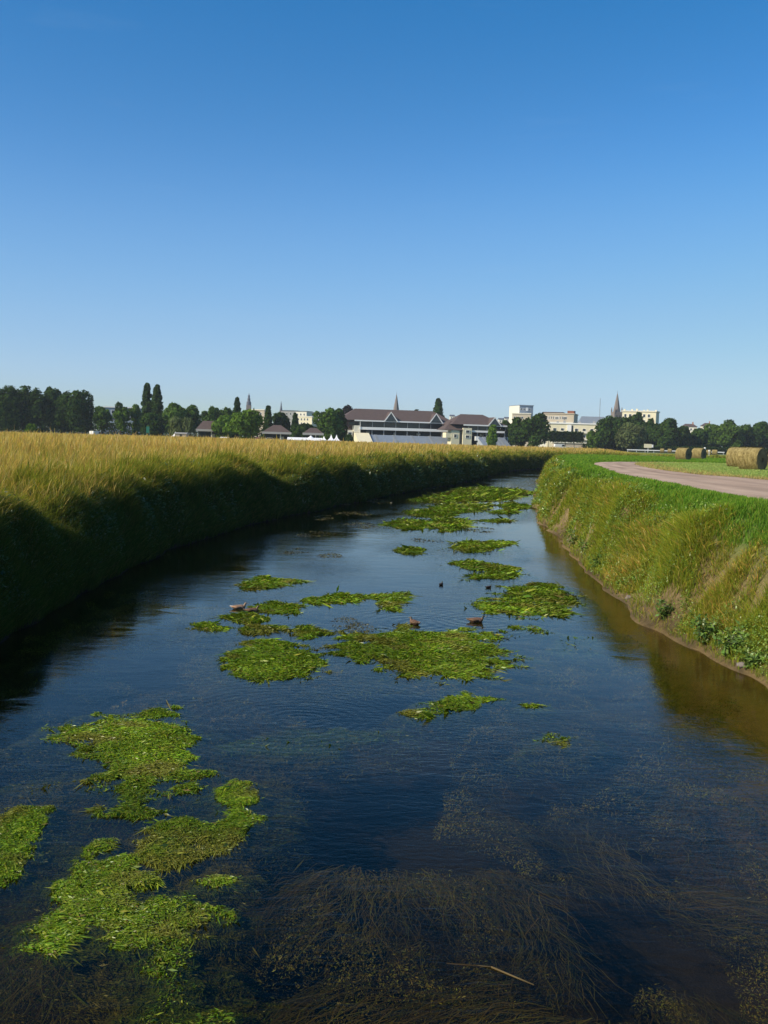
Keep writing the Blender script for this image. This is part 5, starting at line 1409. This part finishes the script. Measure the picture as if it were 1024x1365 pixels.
o = frame_at(797.5, 900, 0.0, 'radio_mast', 'very thin lattice mast left of the right hand spire', 'mast')
ht = hgt(797.5, 531, 900)
m_ = MB()
for i in range(3):
    t = i*2.094; m_.tube((0.45*math.cos(t), 0.45*math.sin(t), -0.3), (0.2*math.cos(t), 0.2*math.sin(t), ht), 0.10, 0.07, 5)
m_.build('leg', M['metal'], o)
b = MB()
for i in range(24):
    z = ht*i/24; t = i*2.094
    b.tube((0.4*math.cos(t), 0.4*math.sin(t), z), (0.4*math.cos(t+2.094), 0.4*math.sin(t+2.094), z+ht/24), 0.05, 0.05, 4)
b.build('bracing', M['metal'], o)

# ------------------------------------------------------------------ tents
def tent(px0, px1, D, peaks, eave, top, label, dep=6.0):
    o = frame_at(px0, D, 0.05, 'marquee', label, 'tent', 'white marquees by the course')
    w = (px1-px0)*D/F; he_ = hgt(px0, eave, D); ht = hgt(px0, top, D); n = max(1, len(peaks))
    MB().box(0, w, 0.1, dep, -0.1, he_-0.02).build('wall', M['canvas'], o)
    r = MB()
    if n == 1 and w > 8:
        r.prism([(-0.3,he_),(dep+0.3,he_),(dep/2,he_+(ht-he_)*0.55)], -0.3, w+0.3, 'x')
        r.build('roof', M['canvas'], o)
        c = MB(); u = peaks[0]*w
        c.lathe([(2.2, he_+0.2), (1.1, he_+(ht-he_)*0.45), (0.4, he_+(ht-he_)*0.75), (0.05, ht)], 8, u, dep/2); c.build('peak', M['canvas'], o)
    else:
        for k in peaks:
            u = k*w; hw = w/n/2
            q = MB(); y0 = -0.3; y1 = dep+0.3
            q.poly([(u-hw,y0,he_),(u+hw,y0,he_),(u+hw,y1,he_),(u-hw,y1,he_)] +
                   [(u-hw*0.35,dep/2-dep*0.17,he_+(ht-he_)*0.42),(u+hw*0.35,dep/2-dep*0.17,he_+(ht-he_)*0.42),(u+hw*0.35,dep/2+dep*0.17,he_+(ht-he_)*0.42),(u-hw*0.35,dep/2+dep*0.17,he_+(ht-he_)*0.42),(u,dep/2,ht)],
                   [(3,2,1,0),(0,1,5,4),(1,2,6,5),(2,3,7,6),(3,0,4,7),(4,5,8),(5,6,8),(6,7,8),(7,4,8)])
            q.build('roof', M['canvas'], o)
tent(384, 428, 285, [0.68], 586.5, 579.5, 'longest white marquee with a single peak beside the pavilion')
tent(428.5, 435.5, 285, [0.45], 586.5, 581, 'smallest white tent at the right end of the longest marquee', 5)
tent(436, 455, 283, [0.28, 0.66], 587, 578.8, 'white tent with two sharp peaks left of the grandstand')
tent(222, 233, 262, [0.92], 582.5, 575, 'small white tent with a leaning peak in front of the willow', 4)
o = frame_at(233.5, 262, 0.0, 'shed', 'grey brown shed next to the small white tent', 'shed')
w = 15*262/F; h = hgt(234, 577, 262)
MB().box(0, w, 0, 3, -0.1, h-0.3).build('wall', M['stone'], o); MB().prism([(-0.2,h-0.3),(3.2,h-0.3),(3.2,h),(1.5,h+0.15),(-0.2,h)], -0.2, w+0.2, 'x').build('roof', M['grey'], o)
MB().box(w*0.4, w*0.6, -0.06, 0.02, 0, 1.9).build('door', M['dark_wall'], o)
o = frame_at(293, 262, 0.0, 'marquee', 'low flat white awning in the grass below the bright lower tree', 'tent', 'white marquees by the course')
w = 11*262/F; h = hgt(293, 582.8, 262)
MB().prism([(-0.3,h-0.5),(3.2,h-0.5),(3.2,h-0.1),(1.5,h+0.1),(-0.3,h-0.1)], 0, w, 'x').build('roof', M['canvas'], o)
for u in (0.2, w-0.2):
    MB().box(u-0.05, u+0.05, 0, 0.1, 0, h-0.5).build('post', M['metal'], o); MB().box(u-0.05, u+0.05, 2.8, 2.9, 0, h-0.5).build('post', M['metal'], o)

# ------------------------------------------------------------------ vehicles
def vehicle(px, D, rz, label, paint, van=False, s=1.0):
    o = frame_at(px, D, rz, 'parked_van' if van else 'parked_car', label, 'van' if van else 'car', 'vehicles parked behind the meadow')
    o.scale = (s, s, s)
    if van: prof = [(-2.5,0.35),(2.5,0.35),(2.55,1.0),(2.0,1.25),(1.5,2.1),(1.2,2.25),(-2.45,2.25),(-2.55,1.2)]
    else: prof = [(-2.0,0.3),(2.0,0.3),(2.1,0.7),(1.9,0.85),(1.0,0.95),(0.45,1.4),(-0.9,1.45),(-1.7,1.0),(-2.05,0.9)]
    MB().prism(prof, -0.85, 0.85).build('body', paint, o)
    wn = [(0.9,1.0),(0.42,1.36),(-0.85,1.39),(-1.5,1.0)] if not van else [(1.85,1.28),(1.45,2.0),(0.4,2.0),(0.4,1.28)]
    for yy in (-0.87, 0.86):
        MB().prism(wn, yy, yy+0.012).build('side_window', M['glass'], o)
    for wx in (-1.3, 1.3) if not van else (-1.6, 1.7):
        for sy in (-1, 1):
            wh = MB().tube((wx, sy*0.66, 0.33), (wx, sy*0.9, 0.33), 0.33, 0.33, 14).build('wheel', M['tyre'], o)
            MB().tube((wx, sy*0.86, 0.33), (wx, sy*0.915, 0.33), 0.19, 0.19, 10).build('rim', M['metal'], wh)
vehicle(128, 285, 1.2, 'white van parked in front of the airy trees', M['white'], True, 0.85)
vehicle(361, 275, 0.1, 'white car parked below the hipped pavilion', M['white'])
vehicle(348, 278, 0.2, 'red car parked right of the big round green tree', M['red_paint'])
vehicle(109, 272, 0.3, 'pale grey car at the foot of the dark wood', M['metal'])
vehicle(747, 398, 0.15, 'white van in front of the clipped hedge', M['white'], True)

# ------------------------------------------------------------------ rail, boards, posts
p0 = at_y(836, hz(836), 345); p1 = at_y(966, hz(966), 345)
o = empty('rail_fence', (p0.x, 345, MZ)); tag(o, 'long low white rail at the far edge of the hayfield', 'fence')
Lr = p1.x-p0.x
MB().box(0, Lr, -0.06, 0.06, 0.62, 0.95).build('rail', M['white'], o)
for i in range(12):
    u = 0.3+(Lr-0.6)*i/11
    MB().box(u-0.06, u+0.06, 0.07, 0.19, -0.2, 0.85).build('post', M['white'], o)
o = frame_at(864, 350, 0.0, 'sign_board', 'small cream board on a thin post in front of the dark trees', 'sign')
h0_ = hgt(864, 597, 350); h1_ = hgt(864, 591.8, 350)
MB().box(-1.5, 1.2, -0.05, 0.05, h0_, h1_).build('board', M['cream'], o)
MB().box(1.25, 1.8, -0.05, 0.05, h0_+0.2, h1_-0.2).build('board', M['white'], o)
MB().box(-0.08, 0.08, 0.06, 0.2, -0.2, h1_-0.2).build('post', M['white'], o)
MB().box(-1.4, 1.9, 0.05, 0.06+0.1, h0_+0.1, h0_+0.25).build('bracket', M['metal'], o)
o = frame_at(197, 280, 0.2, 'sign_board', 'tall green board at the foot of the two poplars', 'sign')
MB().box(-0.45, 0.45, -0.05, 0.05, hgt(197, 577, 280), hgt(197, 568.5, 280)).build('board', M['green_paint'], o)
for sx in (-0.4, 0.4): MB().box(sx-0.05, sx+0.05, 0.055, 0.15, -0.2, hgt(197, 570, 280)).build('post', M['metal'], o)
o = frame_at(671, 375, 0.0, 'white_fence', 'white picket screen between the smaller stand and the big dark tree', 'fence')
for i in range(4):
    MB().box(i*0.72, i*0.72+0.32, -0.05, 0.05, 0, hgt(671, 582.5, 375)).build('picket', M['white'], o)
MB().box(-0.1, 2.7, 0.055, 0.12, 1.2, 1.4).build('rail', M['white'], o)
for px, Y, h, lab in ((939.5, 150, 1.65, 'white marker post behind the right one of the side by side hay bales'),
                      (972, 200, 1.7, 'white marker post above the lone farther hay bale'),
                      (945.5, 220, 1.35, 'short white marker post in the gap right of the side by side bales')):
    d = ray(px, hz(px)); X = d.x/d.y*Y
    o = empty('marker_post', (X, Y, MZ)); tag(o, lab, 'post', 'white marker posts in the hayfield')
    MB().box(-0.04, 0.04, -0.04, 0.04, -0.2, h-0.3).build('pole', M['white'], o)
    MB().lathe([(0.10, h-0.35), (0.17, h-0.3), (0.17, h-0.02), (0.08, h+0.05)], 10).build('cap', M['white'], o)

# ------------------------------------------------------------------ light, sky, air
SUN_EL = math.radians(35); SUN_AZ = math.radians(64)        # azimuth measured from straight behind the camera towards the left
sd = Vector((-math.sin(SUN_AZ)*math.cos(SUN_EL), -math.cos(SUN_AZ)*math.cos(SUN_EL), math.sin(SUN_EL)))
sl = bpy.data.lights.new('sun', 'SUN'); sl.energy = 5.0; sl.angle = math.radians(0.53); sl.color = (1.0, 0.89, 0.70)
so = bpy.data.objects.new('sun', sl); C.objects.link(so)
so.rotation_euler = sd.to_track_quat('Z', 'Y').to_euler(); so.location = (-30, -10, 40)

w = bpy.data.worlds.new('World'); SC.world = w; w.use_nodes = True
nt = w.node_tree; nt.nodes.clear()
out = nt.nodes.new('ShaderNodeOutputWorld'); bg = nt.nodes.new('ShaderNodeBackground'); sk = nt.nodes.new('ShaderNodeTexSky')
sk.sky_type = 'NISHITA'; sk.sun_disc = False; sk.sun_elevation = SUN_EL
sk.sun_rotation = math.atan2(sd.x, sd.y)
sk.altitude = 0; sk.air_density = 1.0; sk.dust_density = 0.3; sk.ozone_density = 3.0
bg.inputs['Strength'].default_value = 0.127
hs = nt.nodes.new('ShaderNodeHueSaturation'); hs.inputs['Saturation'].default_value = 1.42
nt.links.new(sk.outputs[0], hs.inputs['Color']); # camera-like grading of the sky colour, channel by channel (values are at display level, then scaled back)
SKY_K = 0.15
m1 = nt.nodes.new('ShaderNodeVectorMath'); m1.operation = 'SCALE'; m1.inputs['Scale'].default_value = SKY_K
rc = nt.nodes.new('ShaderNodeRGBCurve'); rc.mapping.use_clip = False
for ci, pts in enumerate((((0,0),(0.034,0.055),(0.141,0.19),(0.45,0.36),(1,0.52)), ((0,0),(0.23,0.235),(0.43,0.43),(0.74,0.575),(1,0.66)), ((0,0),(0.57,0.56),(0.80,0.78),(1,0.82)))):
    cv = rc.mapping.curves[ci]
    cv.points[0].location = pts[0]; cv.points[1].location = pts[-1]
    for p in pts[1:-1]: cv.points.new(*p)
rc.mapping.update()
m2 = nt.nodes.new('ShaderNodeVectorMath'); m2.operation = 'SCALE'; m2.inputs['Scale'].default_value = 1/SKY_K
nt.links.new(hs.outputs[0], m1.inputs[0]); nt.links.new(m1.outputs[0], rc.inputs['Color']); tc = nt.nodes.new('ShaderNodeTexCoord'); mp = nt.nodes.new('ShaderNodeMapping'); mp.inputs['Scale'].default_value = (1.2, 1.2, 9.0)
wn = nt.nodes.new('ShaderNodeTexNoise'); wn.inputs['Scale'].default_value = 2.6; wn.inputs['Detail'].default_value = 7.0; wn.inputs['Roughness'].default_value = 0.62
wr = nt.nodes.new('ShaderNodeMapRange'); wr.inputs['From Min'].default_value = 0.60; wr.inputs['From Max'].default_value = 0.85; wr.inputs['To Max'].default_value = 0.07
wm = nt.nodes.new('ShaderNodeMix'); wm.data_type = 'RGBA'; wm.inputs['B'].default_value = (0.55, 0.68, 0.80, 1)
nt.links.new(tc.outputs['Generated'], mp.inputs['Vector']); nt.links.new(mp.outputs[0], wn.inputs['Vector']); nt.links.new(wn.outputs['Fac'], wr.inputs['Value'])
nt.links.new(wr.outputs[0], wm.inputs['Factor']); nt.links.new(rc.outputs[0], wm.inputs['A']); nt.links.new(wm.outputs['Result'], m2.inputs[0]); nt.links.new(m2.outputs[0], bg.inputs[0]); nt.links.new(bg.outputs[0], out.inputs[0])

HAZE = 0.00013
if HAZE > 0:
    m, nt, out = new_mat('summer_haze')
    pv = nt.nodes.new('ShaderNodeVolumePrincipled'); pv.inputs['Density'].default_value = HAZE
    pv.inputs['Color'].default_value = (0.80, 0.88, 1.0, 1); pv.inputs['Anisotropy'].default_value = 0.0
    nt.links.new(pv.outputs[0], out.inputs['Volume'])
    hb = MB().box(-1520, 1520, -45, 1520, -2.2, 62).build('haze', m)
    tag(hb, 'thin bluish summer haze over the meadow and town', 'haze', kind='stuff')

# ------------------------------------------------------------------ camera and render settings
cam = bpy.data.cameras.new('camera'); cam.sensor_fit = 'VERTICAL'; cam.sensor_height = 36; cam.lens = F/1365*36
cam.clip_start = 0.1; cam.clip_end = 6000
co = bpy.data.objects.new('camera', cam); C.objects.link(co)
mt = Matrix.Identity(4)
for i in range(3):
    mt[i][0] = RV[i]; mt[i][1] = UV[i]; mt[i][2] = -FW[i]
mt[2][3] = CAMZ
co.matrix_world = mt
SC.camera = co
SC.view_settings.view_transform = 'Standard'; SC.view_settings.look = 'None'
SC.view_settings.exposure = 0.25; SC.view_settings.gamma = 1.0
SC.cycles.use_denoising = True
SC.cycles.max_bounces = 8; SC.cycles.transparent_max_bounces = 12; SC.cycles.volume_bounces = 0
SC.cycles.caustics_reflective = False; SC.cycles.caustics_refractive = False
